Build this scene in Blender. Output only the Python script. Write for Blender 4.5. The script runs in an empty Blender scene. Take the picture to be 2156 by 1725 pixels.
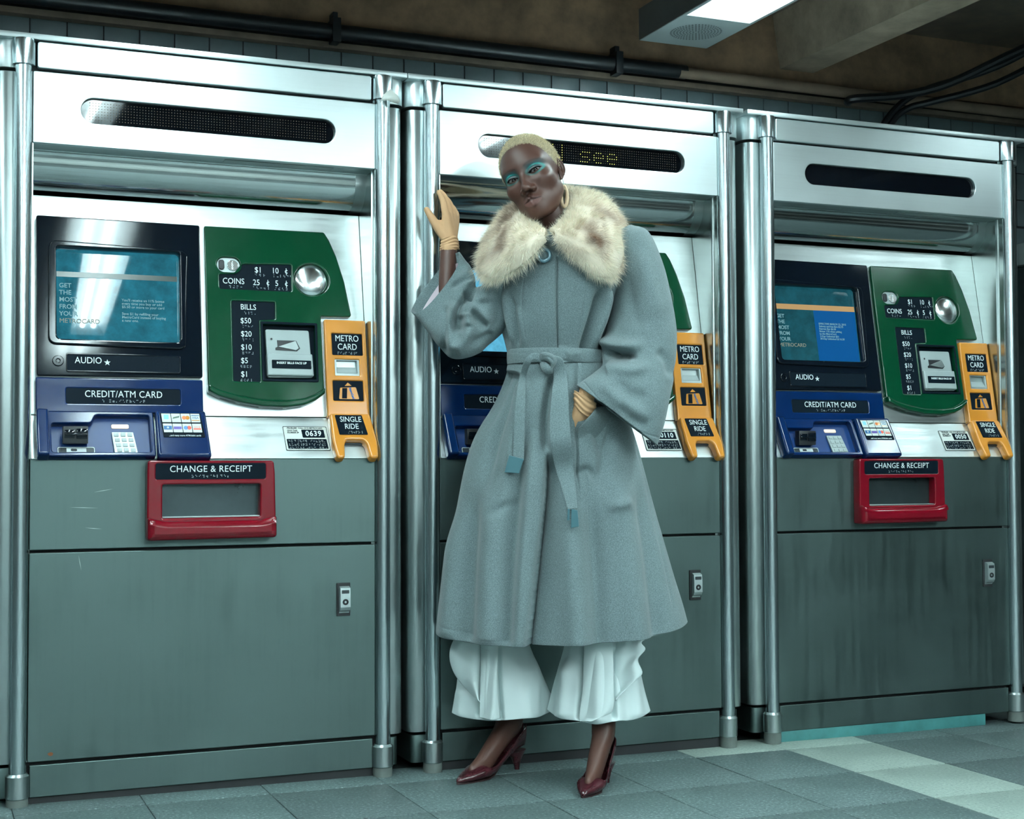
import bpy, bmesh, math, random
import numpy as np
from mathutils import Vector, Matrix, noise
random.seed(4); np.random.seed(4)
S = bpy.context.scene
COL = S.collection
# ------------------------------------------------------------------ camera
YAW, PITCH, ROLL = 0.39396506, 0.03824365, -0.00389397
CAM = np.array([-0.23174696, -3.67308659, 0.817])
FPX = 3018.915
_cy, _sy, _cp, _sp = math.cos(YAW), math.sin(YAW), math.cos(PITCH), math.sin(PITCH)
FW = np.array([_sy*_cp, _cy*_cp, _sp]); _r = np.array([_cy, -_sy, 0]); _u = np.cross(_r, FW)
RT = math.cos(ROLL)*_r + math.sin(ROLL)*_u; UP = -math.sin(ROLL)*_r + math.cos(ROLL)*_u
cd = bpy.data.cameras.new('camera'); cam = bpy.data.objects.new('camera', cd); COL.objects.link(cam)
cd.sensor_fit = 'HORIZONTAL'; cd.sensor_width = 36; cd.lens = FPX/2156*36; cd.clip_start = 0.05
cam.matrix_world = Matrix(((RT[0], UP[0], -FW[0], CAM[0]), (RT[1], UP[1], -FW[1], CAM[1]), (RT[2], UP[2], -FW[2], CAM[2]), (0, 0, 0, 1)))
S.camera = cam
S.view_settings.view_transform = 'Standard'; S.view_settings.look = 'None'
S.view_settings.gamma = 1; S.view_settings.use_curve_mapping = False
S.view_settings.exposure = 0.12
# ------------------------------------------------------------------ light
W = bpy.data.worlds.new('station_air'); S.world = W; W.use_nodes = True
W.node_tree.nodes['Background'].inputs[0].default_value = (0.10, 0.20, 0.22, 1)
W.node_tree.nodes['Background'].inputs[1].default_value = 0.5
LIGHT_Z = 2.262
FIXTURES = [(2.165, 0.63, -2.6), (0.40, 0.2, -2.75), (-1.18, 0.2, -2.75), (3.84, -0.45, -1.35), (2.165, -3.1, -5.6), (0.49, -3.25, -5.6), (-1.18, -3.25, -5.6), (3.84, -3.6, -5.9), (2.165, -6.0, -8.6), (0.49, -6.0, -8.6), (-1.18, -6.0, -8.6)]  # short far-right light and the rows behind the camera are added fill
# ------------------------------------------------------------------ helpers
def ray(u, v): return FW + RT*(u-1078)/FPX - UP*(v-862.5)/FPX
def P(u, v, y):
    d = ray(u, v); return CAM + d*(y-CAM[1])/d[1]
def PROJ(V):
    D = np.asarray(V) - CAM; w = D@FW
    return 1078+FPX*(D@RT)/w, 862.5-FPX*(D@UP)/w
def tag(o, label=None, cat=None, group=None, kind=None):
    if label: o['label'] = label
    if cat: o['category'] = cat
    if group: o['group'] = group
    if kind: o['kind'] = kind
    return o
def empty(name, loc=(0, 0, 0)):
    o = bpy.data.objects.new(name, None); COL.objects.link(o); o.location = loc; o.empty_display_size = .1; return o
def link(name, me, mat=None, parent=None):
    o = bpy.data.objects.new(name, me); COL.objects.link(o)
    if mat is not None and not me.materials: me.materials.append(mat)
    if parent is not None: o.parent = parent
    return o
def smooth(me, ang=None):
    me.polygons.foreach_set('use_smooth', [True]*len(me.polygons))
    if ang is not None:
        try: me.set_sharp_from_angle(angle=ang)
        except Exception: pass
    return me
def mesh(name, V, F, sm=True, ang=0.6):
    me = bpy.data.meshes.new(name); me.from_pydata([tuple(map(float, v)) for v in V], [], [tuple(map(int, f)) for f in F]); me.validate(); me.update()
    if sm: smooth(me, ang)
    return me
def boxes(name, bs, bev=0.0):
    bm = bmesh.new()
    for (x0, x1, y0, y1, z0, z1) in bs:
        r = bmesh.ops.create_cube(bm, size=1)
        bmesh.ops.scale(bm, verts=r['verts'], vec=(x1-x0, y1-y0, z1-z0)); bmesh.ops.translate(bm, verts=r['verts'], vec=((x0+x1)/2, (y0+y1)/2, (z0+z1)/2))
    if bev: bmesh.ops.bevel(bm, geom=bm.edges[:], offset=bev, segments=2, affect='EDGES', profile=.6)
    me = bpy.data.meshes.new(name); bm.to_mesh(me); bm.free(); smooth(me, 0.6); return me
def lathe(name, prof, seg=28, c=(0, 0)):
    V = []; F = []
    for (r, z) in prof:
        for k in range(seg):
            a = 2*math.pi*k/seg; V.append((c[0]+r*math.cos(a), c[1]+r*math.sin(a), z))
    n = len(prof)
    for i in range(n-1):
        for k in range(seg): F.append((i*seg+k, i*seg+(k+1) % seg, (i+1)*seg+(k+1) % seg, (i+1)*seg+k))
    F.append(tuple(range(seg))[::-1]); F.append(tuple((n-1)*seg+k for k in range(seg)))
    return mesh(name, V, F)
def extr(name, poly, x0, x1):          # (y,z) open profile swept along x
    V = [(x, y, z) for x in (x0, x1) for (y, z) in poly]; n = len(poly)
    return mesh(name, V, [(i, i+1, n+i+1, n+i) for i in range(n-1)])
def area2(p): return sum(p[i][0]*p[(i+1) % len(p)][1]-p[(i+1) % len(p)][0]*p[i][1] for i in range(len(p)))
def rrect(x0, x1, z0, z1, r, n=5):
    out = []
    for (cx, cz, a0) in ((x1-r, z1-r, 0), (x0+r, z1-r, 90), (x0+r, z0+r, 180), (x1-r, z0+r, 270)):
        for k in range(n+1):
            a = math.radians(a0+90*k/n); out.append((cx+r*math.cos(a), cz+r*math.sin(a)))
    return out
def rounded(poly, r, n=4):
    out = []; N = len(poly)
    for i in range(N):
        a, b, c = np.array(poly[i-1]), np.array(poly[i]), np.array(poly[(i+1) % N])
        da, dc = a-b, c-b; la, lc = np.linalg.norm(da), np.linalg.norm(dc); t = min(r, la*.45, lc*.45)
        p, q = b+da/la*t, b+dc/lc*t
        for k in range(n+1):
            s = k/n; out.append(tuple((1-s)**2*p+2*s*(1-s)*b+s*s*q))
    return out
FR = ((0, 0), (0, 1))                       # (y,z) start and end of a tilted plane
def frame_of(pl):
    p0, p1 = np.array(pl[0], float), np.array(pl[1], float); t = (p1-p0)/np.linalg.norm(p1-p0); n = np.array([-t[1], t[0]])  # n points out of the machine (towards -y)
    return Matrix(((1, 0, 0, 0), (0, t[0], n[0], p0[0]), (0, t[1], n[1], p0[1]), (0, 0, 0, 1)))
def plate(name, outer, holes, thick, bev, pl=None, base=0.0, segs=2):
    cu = bpy.data.curves.new('tmp', 'CURVE'); cu.dimensions = '2D'; cu.fill_mode = 'BOTH'
    cu.extrude = max(thick/2-bev, 0.00005); cu.bevel_depth = bev; cu.bevel_resolution = segs; cu.offset = -bev
    for i, p in enumerate([outer]+list(holes)):
        p = list(p)
        if (area2(p) > 0) != (i > 0): p = p[::-1]
        s = cu.splines.new('POLY'); s.points.add(len(p)-1); s.use_cyclic_u = True
        s.points.foreach_set('co', [c for q in p for c in (q[0], q[1], 0, 1)])
    o = bpy.data.objects.new('tmp', cu); me = bpy.data.meshes.new_from_object(o); bpy.data.objects.remove(o); bpy.data.curves.remove(cu)
    me.name = name; me.transform(Matrix.Translation((0, 0, base+thick/2)))
    if pl is not None: me.transform(frame_of(pl))
    me.materials.clear(); smooth(me, 0.55); return me
def text(s, size, x, v, pl, off, align='CENTER', sx=1.0, weight=0.0, rot=0, sp=1.0):
    cu = bpy.data.curves.new('tmp', 'FONT'); cu.body = s; cu.size = size; cu.align_x = align; cu.align_y = 'CENTER'; cu.extrude = 0.0003; cu.offset = weight; cu.space_character = sp; cu.space_line = .95; cu.resolution_u = 3
    o = bpy.data.objects.new('tmp', cu); me = bpy.data.meshes.new_from_object(o); bpy.data.objects.remove(o); bpy.data.curves.remove(cu)
    me.transform(Matrix.Translation((x, v, off)) @ Matrix.Rotation(rot, 4, 'Z') @ Matrix.Diagonal((sx, 1, 1, 1)))
    me.transform(frame_of(pl)); me.materials.clear(); return me
def dots(name, pts, r, pl, off, n=6, h=.4):
    V = []; F = []
    for (x, v) in pts:
        b = len(V)
        for k in range(n):
            a = 2*math.pi*k/n; V.append((x+r*math.cos(a), v+r*math.sin(a), off))
        V.append((x, v, off+r*h))
        for k in range(n): F.append((b+k, b+(k+1) % n, b+n))
    me = mesh(name, V, F, False); me.transform(frame_of(pl)); return me
def join(name, ms):
    bm = bmesh.new()
    for m in ms: bm.from_mesh(m)
    me = bpy.data.meshes.new(name); bm.to_mesh(me); bm.free(); smooth(me, .55); return me
# ------------------------------------------------------------------ materials
def nt(name):
    m = bpy.data.materials.new(name); m.use_nodes = True; t = m.node_tree; return m, t, t.nodes['Principled BSDF']
def N(t, typ, **kw):
    n = t.nodes.new(typ)
    for k, v in kw.items():
        if k.startswith('_'): setattr(n, k[1:], v)
        else: n.inputs[k.replace('0', ' ')].default_value = v
    return n
def ramp(t, fac, stops, interp='LINEAR'):
    r = t.nodes.new('ShaderNodeValToRGB'); r.color_ramp.interpolation = interp
    e = r.color_ramp.elements
    while len(e) < len(stops): e.new(.5)
    for i, (p, c) in enumerate(stops): e[i].position = p; e[i].color = (*c, 1) if len(c) == 3 else (c[0], c[0], c[0], 1)
    t.links.new(fac, r.inputs[0]); return r
def coord(t, scale=(1, 1, 1), kind='Object'):
    c = t.nodes.new('ShaderNodeTexCoord'); mp = t.nodes.new('ShaderNodeMapping'); mp.inputs['Scale'].default_value = scale
    t.links.new(c.outputs[kind], mp.inputs[0]); return mp.outputs[0]
def noise_n(t, vec, sc, det=4, rough=.55):
    n = t.nodes.new('ShaderNodeTexNoise'); n.inputs['Scale'].default_value = sc; n.inputs['Detail'].default_value = det; n.inputs['Roughness'].default_value = rough
    t.links.new(vec, n.inputs['Vector']); return n.outputs['Fac']
def bump(t, b, h, st, dist=.001):
    n = t.nodes.new('ShaderNodeBump'); n.inputs['Strength'].default_value = st; n.inputs['Distance'].default_value = dist
    t.links.new(h, n.inputs['Height']); t.links.new(n.outputs[0], b.inputs['Normal'])
def plain(name, c, r=.5, metal=0, coat=0, emit=None, es=0, var=0.0, bst=0, bsc=200):
    m, t, b = nt(name); b.inputs['Base Color'].default_value = (*c, 1); b.inputs['Roughness'].default_value = r; b.inputs['Metallic'].default_value = metal
    b.inputs['Coat Weight'].default_value = coat; b.inputs['Coat Roughness'].default_value = .05
    if emit: b.inputs['Emission Color'].default_value = (*emit, 1); b.inputs['Emission Strength'].default_value = es
    v = coord(t)
    if var:
        f = noise_n(t, v, 6, 6, .65); rr = ramp(t, f, [(.3, tuple(x*(1-var) for x in c)), (.7, tuple(min(1, x*(1+var)) for x in c))]); t.links.new(rr.outputs[0], b.inputs['Base Color'])
        r2 = ramp(t, f, [(.3, (max(.02, r*.7),)), (.75, (min(1, r*1.4),))]); t.links.new(r2.outputs[0], b.inputs['Roughness'])
    if bst: bump(t, b, noise_n(t, v, bsc, 3), bst)
    return m
def steel(name, c, r, streak, dirt=.12, sp=.12):
    m, t, b = nt(name); b.inputs['Metallic'].default_value = 1
    v = coord(t, streak); f = noise_n(t, v, 1.0, 5, .6); g = noise_n(t, coord(t), 3.3, 7, .68)
    mx = t.nodes.new('ShaderNodeMath'); mx.operation = 'MULTIPLY_ADD'; t.links.new(f, mx.inputs[0]); mx.inputs[1].default_value = .45; 
    g2 = t.nodes.new('ShaderNodeMath'); g2.operation = 'MULTIPLY'; t.links.new(g, g2.inputs[0]); g2.inputs[1].default_value = .55; t.links.new(g2.outputs[0], mx.inputs[2])
    rr = ramp(t, mx.outputs[0], [(.36, tuple(x*(1-dirt) for x in c)), (.5, c), (.66, tuple(min(1, x*(1+dirt*.6)) for x in c))]); t.links.new(rr.outputs[0], b.inputs['Base Color'])
    r2 = ramp(t, mx.outputs[0], [(.35, (max(.03, r-sp),)), (.65, (r+sp,))]); t.links.new(r2.outputs[0], b.inputs['Roughness'])
    bump(t, b, f, .03, .0003)
    return m
MT = {}
MT['steel'] = steel('brushed_steel', (.60, .68, .69), .34, (14, 14, 260))
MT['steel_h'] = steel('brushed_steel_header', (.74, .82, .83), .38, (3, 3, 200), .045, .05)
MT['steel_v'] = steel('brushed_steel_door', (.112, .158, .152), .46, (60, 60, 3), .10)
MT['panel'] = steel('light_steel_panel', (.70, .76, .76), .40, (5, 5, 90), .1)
MT['tube'] = plain('post_steel', (.52, .60, .62), .25, 1)
MT['innerw'] = steel('inner_wall_steel', (.50, .55, .53), .24, (4, 4, 3), .08, .03)
MT['chrome'] = steel('polished_canopy', (.60, .64, .64), .10, (2, 2, 60), .1, .03)
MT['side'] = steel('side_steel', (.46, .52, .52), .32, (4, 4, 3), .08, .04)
MT['black'] = plain('gloss_black_plastic', (.003, .006, .011), .07, bst=.05, bsc=9)
MT['glass'] = plain('dark_display_glass', (.002, .003, .005), .04)
MT['blackm'] = plain('dark_label_plate', (.003, .008, .014), .5); MT['blackm'].node_tree.nodes['Principled BSDF'].inputs['Specular IOR Level'].default_value = .06
MT['nearblack'] = plain('near_black', (.012, .014, .016), .7)  # flat near-black for machine core, plinth, lock housing and wall backing
MT['blue_m'] = plain('blue_matt_enamel', (.003, .030, .13), .4)
MT['flap'] = plain('dark_flap_steel', (.05, .068, .072), .35, .8, var=.2)
MT['green'] = plain('green_enamel', (.001, .046, .019), .16, coat=.2, var=.12, bst=.03, bsc=20)
MT['blue'] = plain('blue_enamel', (.001, .016, .078), .15, coat=.1, var=.12, bst=.05, bsc=24)
MT['orange'] = plain('amber_enamel', (.60, .23, .03), .2, coat=.3, var=.06, bst=.03, bsc=22)
MT['red'] = plain('red_enamel', (.165, .002, .009), .16, coat=.3, var=.1, bst=.05, bsc=26)
MT['white'] = plain('white_lettering', (.78, .86, .86), .5)
MT['paper'] = plain('pale_label', (.66, .70, .66), .45, var=.08)
MT['ink'] = plain('dark_ink', (.02, .03, .035), .5)
MT['silver'] = plain('satin_metal', (.40, .46, .46), .42, .7, var=.1)
MT['mirror'] = plain('mirror_dome', (.88, .92, .92), .20, 1)
MT['rubber'] = plain('dark_rubber', (.01, .012, .015), .45)
MT['grey'] = plain('grey_plastic', (.36, .42, .42), .4, var=.05)
MT['led'] = plain('led_lit', (.6, .55, .1), .5, emit=(.85, .75, .16), es=1.1)
MT['ledoff'] = plain('led_unlit', (.10, .06, .03), .5)
MT['glow'] = plain('lit_indicator', (.7, .55, .45), .4, emit=(.8, .62, .5), es=.5)
# turquoise paint worn off a plinth
MT['foot'] = plain('worn_foot', (.10, .12, .11), .6, var=.4)
MT['teal'] = plain('turquoise_paint', (.05, .20, .20), .5, var=.35)
# ------------------------------------------------------------------ ticket machine
MAIN = ((.053, .944), (.152, 1.51)); SHELF = ((-.004, .835), (.053, .944))
WL = .922                                    # post to post
def machine():
    R_ = empty('ticket_machine')
    tag(R_, None, 'ticket machine', 'steel ticket vending machines along the wall')
    A = lambda name, me, mat, par=R_, lab=None: (lambda o: (o.__setitem__('label', lab) if lab else None, o)[1])(link(name, me, MT[mat], par))
    # side columns with rounded corners
    def col(side, z0, z1, grow, nm, mat):
        pts = []
        for k in range(9):
            a = math.pi/2*k/8; pts.append((.956+(.028+grow)*math.sin(a), .042-(.028+grow)*math.cos(a)))
        outl = [(.895, .022), (.92, .014-grow)]+pts+[(.984+grow, .80), (.962, .80), (.962, .09), (.925, .09), (.905, .06)]
        if side < 0: outl = [(WL-x, y) for x, y in outl]
        me = plate('column', outl, [], z1-z0, .0008); me.transform(Matrix.Translation((0, 0, z0)))
        return A(nm, me, mat)
    for s in (1, -1):
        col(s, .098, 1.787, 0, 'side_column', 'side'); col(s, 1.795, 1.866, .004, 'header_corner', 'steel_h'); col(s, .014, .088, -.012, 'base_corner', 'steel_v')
    for x in (.002, .920):
        o = A('post', lathe('post', [(.0205, .075), (.0205, 1.80)], 32, (x, 0)), 'tube')
        c = A('post_cap', lathe('post_cap', [(.0225, 1.799), (.0275, 1.80), (.0275, 1.858), (.0255, 1.864), (.02, 1.866)], 32, (x, .001)), 'tube')
        f = A('post_foot', lathe('post_foot', [(.026, .018), (.0275, .02), (.0275, .072), (.022, .078), (.0195, .0785)], 32, (x, .001)), 'side')
        A('foot_pad', lathe('foot_pad', [(.025, -.014), (.026, .006), (.0255, .0175)], 24, (x, .001)), 'foot')
    # black body behind everything seen through joints
    A('body_core', boxes('body_core', [(-.045, .965, .21, .78, .02, 1.862), (.0, .92, .022, .205, .02, .83), (0, .92, .02, .215, 1.615, 1.862)]), 'nearblack')
    A('top_lip', boxes('top_lip', [(-.068, .988, -.008, .80, 1.866, 1.880)], .002), 'steel_h')
    A('header_band', plate('header_band', rrect(.034, .889, 1.797, 1.863, .006), [], .02, .0025, FR, -.018), 'steel_h')
    slot = rrect(.1385, .789, 1.670, 1.734, .0318, 10)
    A('display_panel', plate('display_panel', rrect(.0245, .8995, 1.611, 1.789, .003), [slot], .022, .002, FR, -.020), 'steel_h')
    win = A('display_window', plate('display_window', rrect(.130, .797, 1.662, 1.742, .036), [], .002, .0003, FR, -.011), 'glass')
    # underside and rolled canopy
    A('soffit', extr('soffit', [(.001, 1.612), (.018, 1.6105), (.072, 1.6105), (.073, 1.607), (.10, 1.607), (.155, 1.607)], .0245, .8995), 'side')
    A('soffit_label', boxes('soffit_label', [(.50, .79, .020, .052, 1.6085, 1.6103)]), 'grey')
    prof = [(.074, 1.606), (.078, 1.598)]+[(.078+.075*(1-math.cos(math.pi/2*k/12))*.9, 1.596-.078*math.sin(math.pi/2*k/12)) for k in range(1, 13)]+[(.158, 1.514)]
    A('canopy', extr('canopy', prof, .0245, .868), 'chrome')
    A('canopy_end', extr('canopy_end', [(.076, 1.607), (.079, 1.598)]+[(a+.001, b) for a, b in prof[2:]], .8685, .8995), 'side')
    for x0, x1 in ((.0235, .0265), (.8985, .9015)):
        V = [(x, y, z) for x in (x0, x1) for (y, z) in ((.001, .835), (.053, .944), (.152, 1.51), (.16, 1.61), (.0, 1.61))]
        A('inner_wall', mesh('inner_wall', V, [(0, 1, 2, 3, 4), (9, 8, 7, 6, 5)]+[(i, (i+1) % 5, 5+(i+1) % 5, 5+i) for i in range(5)]), 'innerw')
    A('control_panel', plate('control_panel', rrect(.027, .898, .001, .574, .002), [], .006, .001, MAIN, -.006), 'panel')
    A('shelf_panel', plate('shelf_panel', rrect(.027, .898, .0, .122, .002), [], .006, .001, SHELF, -.006), 'panel')
    A('tray_panel', plate('tray_panel', rrect(.0245, .8995, .6125, .834, .002), [], .018, .0018, FR, -.018), 'steel_v')
    A('lower_door', plate('lower_door', rrect(.0245, .8995, .1015, .6055, .004), [], .018, .0018, FR, -.018), 'steel_v')
    A('base_panel', plate('base_panel', rrect(.030, .893, .016, .0935, .002), [], .016, .002, FR, -.018), 'steel_v')
    A('plinth', boxes('plinth', [(.0, .92, .01, .10, -.016, .018)]), 'nearblack')
    # ---- black screen unit
    scr_out = rounded([(.043, .514), (.454, .512), (.451, .098), (.042, .096)], .006)
    sc_in = rounded([(.090, .432), (.399, .432), (.396, .189), (.090, .190)], .012)
    u = A('screen_housing', plate('screen_housing', scr_out, [sc_in], .020, .003, MAIN, 0), 'black')
    ring = A('screen_rim', plate('screen_rim', rounded([(.072, .449), (.420, .437), (.409, .170), (.069, .176)], .022, 6), [rounded([(.090, .432), (.399, .432), (.396, .189), (.090, .190)], .012, 6)], .009, .004, MAIN, .0185), 'black')
    A('audio_plate', plate('audio_plate', rrect(.114, .3925, .110, .151, .004), [], .0016, .0005, MAIN, .020), 'blackm')
    a = bpy.context
    pl_a = R_.children[-1]
    A('lettering', text('AUDIO', .0235, .166, .136, MAIN, .0218, sx=.88), 'white', pl_a)
    st = [(.212+(.0085 if k % 2 == 0 else .0034)*math.sin(math.pi*k/5), .132+(.0085 if k % 2 == 0 else .0034)*math.cos(math.pi*k/5)) for k in range(10)]
    A('star', plate('star', st, [], .0006, .0001, MAIN, .0216), 'white', pl_a)
    rnd = random.Random(3)
    def braille(x0, x1, v, n, rows, par, off, pl=MAIN, r=.0010):
        pts = []
        for j in range(rows):
            for i in range(n):
                for dx in (0, .0026):
                    for dv in (0, .0026, .0052):
                        if rnd.random() < .5: pts.append((x0+(x1-x0)*i/max(1, n-1)+dx, v-j*.0105+dv))
        if pts:
            o = A('braille', dots('braille', pts, r, pl, off, 5), 'blackm' if r < .0011 else 'silver', par); o['kind'] = 'stuff'
    braille(.235, .385, .138, 16, 3, pl_a, .0216)
    jk = A('audio_jack', plate('audio_jack', rrect(.079, .107, .120, .148, .0139), [rrect(.0885, .0975, .1295, .1385, .0044)], .004, .0018, MAIN, .019), 'black')
    bd = rounded([(.112, .155), (.395, .155), (.395, .106), (.112, .106)], .006)
    A('audio_bezel', plate('audio_bezel', bd, [rrect(.114, .3925, .110, .151, .004)], .003, .0012, MAIN, .0195), 'black')
    # ---- blue card unit
    A('card_panel', plate('card_panel', rounded([(.0395, .092), (.4505, .092), (.4505, .003), (.0395, .003)], .004), [rrect(.112, .392, .026, .065, .004)], .020, .0035, MAIN, 0), 'blue')
    cp = A('card_label', plate('card_label', rrect(.110, .394, .024, .067, .004), [], .0015, .0004, MAIN, .0165), 'blackm')
    A('lettering', text('CREDIT/ATM CARD', .0245, .252, .0505, MAIN, .0186, sx=.86, sp=1.05), 'white', cp)
    braille(.20, .30, .031, 13, 1, cp, .0181, r=.0012)
    # lower blue tray sitting on the shelf slope
    tray = rounded([(.062, .121), (.322, .121), (.322, -.004), (.062, -.004)], .004)
    hol = rounded([(.074, .088), (.170, .088), (.180, .112), (.312, .112), (.312, .006), (.074, .006)], .008)
    A('reader_frame', plate('reader_frame', tray, [hol], .024, .003, SHELF, 0), 'blue')
    A('reader_floor', plate('reader_floor', rrect(.066, .318, .0, .118, .004), [], .002, .0004, SHELF, 0.001), 'blue_m')
    A('reader_cheek', plate('reader_cheek', rounded([(.0395, .122), (.068, .122), (.068, -.006), (.0395, -.006)], .006), [], .038, .006, SHELF, 0), 'blue')
    sl = A('card_slot', boxes('card_slot', [(.100, .160, -.0105, .012, .872, .915)], .002), 'rubber')
    A('card_slot_lip', boxes('card_slot_lip', [(.104, .128, -.0135, -.009, .886, .906), (.132, .158, -.0145, -.009, .884, .909), (.104, .158, -.0155, -.009, .893, .897)], .001), 'black', sl)
    dg = A('swipe_diagram', plate('swipe_diagram', rrect(.088, .178, .012, .031, .004), [], .0012, .0003, SHELF, .003), 'ink')
    A('swipe_outline', join('swipe_outline', [plate('o', rrect(.089, .177, .013, .030, .004), [rrect(.0905, .1755, .0145, .0285, .003)], .0006, .0001, SHELF, .0041),
        plate('o', [(.110, .0165), (.157, .0165), (.157, .027), (.110, .027)], [rrect(.120, .135, .0185, .0255, .003)], .0006, .0001, SHELF, .0041),
        text('12', .008, .146, .0215, SHELF, .0052, rot=1.57)]), 'white', dg)
    A('indicator_light', plate('indicator_light', rrect(.220, .263, .083, .095, .004), [], .003, .001, SHELF, .002), 'glow')
    kp = A('keypad', plate('keypad', rounded([(.219, .070), (.272, .070), (.281, .010), (.224, .010)], .002), [], .006, .001, SHELF, .004), 'silver')
    for j in range(4):
        for i in range(3):
            x = .2245+.0165*i+.002*j; v = .0575-.0145*j
            key = A('key', plate('key', rrect(x, x+.0115, v, v+.009, .001), [], .002, .0006, SHELF, .0098), 'grey', kp)
    A('sticker_block', plate('sticker_block', rounded([(.326, .121), (.453, .121), (.459, -.012), (.325, -.012)], .008), [], .036, .008, SHELF, 0), 'blue')
    ds = A('card_sticker', plate('card_sticker', rounded([(.336, .111), (.438, .111), (.446, .041), (.342, .041)], .003), [], .0012, .0003, SHELF, .0362), 'blackm')
    cols = [('sky', (.25, .62, .85)), ('card', (.10, .16, .12)), ('or', (.75, .20, .05)), ('vs', (.10, .20, .35)), ('bl', (.02, .12, .30)), ('st', (.12, .08, .35)), ('ci', (.10, .25, .55)), ('dk', (.70, .10, .06))]
    for k, (nm, c) in enumerate(cols):
        i, j = k % 4, k//4
        x = .3395+.0243*i+j*.0022; v = .084-.029*j
        q = A('logo_square', plate('logo_square', rounded([(x, v+.025), (x+.0226, v+.025), (x+.0242, v), (x+.0018, v)], .0008), [], .0006, .0001, SHELF, .0372), 'paper', ds)
        if 'L'+nm not in MT: MT['L'+nm] = plain('print_'+nm, c, .5)
    def mark(nm, sh, mat): A(nm, plate(nm, sh, [], .0004, .0001, SHELF, .0377), mat, ds)
    X = lambda i, j: .3395+.0243*i+j*.0022+.0121; Z = lambda j: .0965-.029*j
    mark('blue_mark', rrect(X(0, 0)-.006, X(0, 0)+.006, Z(0)-.004, Z(0)+.009, .0008), 'Lsky')
    mark('card_mark', [(X(1, 0)-.009, Z(0)-.003), (X(1, 0)+.008, Z(0)+.001), (X(1, 0)+.009, Z(0)+.006), (X(1, 0)-.007, Z(0)+.002)], 'Lcard')
    mark('disc_mark', rrect(X(2, 0)-.0095, X(2, 0)+.0015, Z(0)-.005, Z(0)+.006, .0054), 'Lor'); mark('disc_mark', rrect(X(2, 0)-.001, X(2, 0)+.010, Z(0)-.005, Z(0)+.006, .0054), 'orange')
    mark('disc_mark', rrect(X(2, 1)-.0095, X(2, 1)+.0015, Z(1)-.005, Z(1)+.006, .0054), 'Lci'); mark('disc_mark', rrect(X(2, 1)-.001, X(2, 1)+.010, Z(1)-.005, Z(1)+.006, .0054), 'Ldk')
    mark('band_mark', rrect(X(3, 0)-.010, X(3, 0)+.010, Z(0)+.006, Z(0)+.0085, .0004), 'Lvs'); mark('band_mark', rrect(X(3, 0)-.010, X(3, 0)+.010, Z(0)-.008, Z(0)-.006, .0004), 'orange')
    A('lettering', text('VISA', .0085, X(3, 0), Z(0), SHELF, .0378, weight=.0002), 'Lvs', ds)
    mark('band_mark', rrect(X(0, 1)-.010, X(0, 1)+.010, Z(1)-.005, Z(1)+.006, .0005), 'Lbl'); mark('disc_mark', rrect(X(0, 1)-.003, X(0, 1)+.003, Z(1)-.002, Z(1)+.004, .0029), 'paper')
    mark('band_mark', rrect(X(1, 1)-.010, X(1, 1)+.010, Z(1)-.004, Z(1)+.004, .0005), 'Lst'); mark('band_mark', rrect(X(3, 1)-.009, X(3, 1)+.010, Z(1)-.005, Z(1)-.001, .0005), 'Ldk')
    A('lettering', text('NYCE', .006, X(3, 1), Z(1)+.002, SHELF, .0378), 'Ldk', ds)
    A('lettering', text('...and many more ATM/debit cards', .0062, .395, .0455, SHELF, .0378, weight=.00008, sx=.92), 'white', ds)
    # ---- green money unit
    gp = [(.465, .511), (.791, .513), (.804, .492), (.822, .447), (.842, .374), (.857, .281), (.854, .276), (.772, .2745), (.772, .060), (.745, .040), (.715, .027), (.664, .020), (.600, .0225), (.540, .033), (.490, .048), (.464, .062)]
    cs = rrect(.4965, .557, .3865, .426, .0196, 8)
    clb = rounded([(.502, .379), (.544, .382), (.566, .410), (.695, .4145), (.693, .340), (.502, .3405)], .005)
    blb = rounded([(.533, .308), (.6465, .308), (.6455, .262), (.6025, .258), (.6005, .0905), (.531, .0905)], .004)
    rec = rounded([(.6115, .248), (.7545, .248), (.7515, .0965), (.6115, .0965)], .003)
    mir = [(.750+.0475*math.cos(2*math.pi*k/40), .375+.0455*math.sin(2*math.pi*k/40)) for k in range(40)]
    A('money_panel', plate('money_panel', rounded(gp, .005), [cs, clb, blb, rec, mir], .022, .004, MAIN, 0, 3), 'green')
    A('panel_lip', plate('panel_lip', rounded([(.463, .062), (.490, .048), (.540, .033), (.600, .0225), (.664, .020), (.715, .027), (.745, .040), (.772, .060), (.772, .075), (.745, .058), (.715, .046), (.664, .040), (.600, .042), (.540, .052), (.490, .066), (.463, .080)], .004), [], .034, .006, MAIN, 0, 3), 'green')
    coin = A('coin_slot', plate('coin_slot', rrect(.494, .559, .384, .428, .0215, 8), [], .003, .001, MAIN, .014), 'silver')
    A('coin_disc', plate('coin_disc', [(.538+.015*math.cos(k*math.pi/12), .406+.015*math.sin(k*math.pi/12)) for k in range(24)], [rrect(.5365, .5385, .395, .418, .0009)], .003, .001, MAIN, .0165), 'mirror', coin)
    A('return_button', plate('return_button', rrect(.501, .516, .393, .420, .006), [], .005, .0015, MAIN, .0165), 'rubber', coin)
    cl = A('coin_label', plate('coin_label', rounded([(.500, .381), (.543, .384), (.564, .412), (.697, .4165), (.695, .338), (.500, .3385)], .005), [], .002, .0004, MAIN, .0165), 'blackm')
    for s, x, v in (('$1', .606, .396), ('10', .652, .396), ('COINS', .539, .362), ('25', .600, .361), ('5', .655, .361)):
        A('lettering', text(s, .0225, x, v, MAIN, .0192, sx=.86), 'white', cl)
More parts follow.
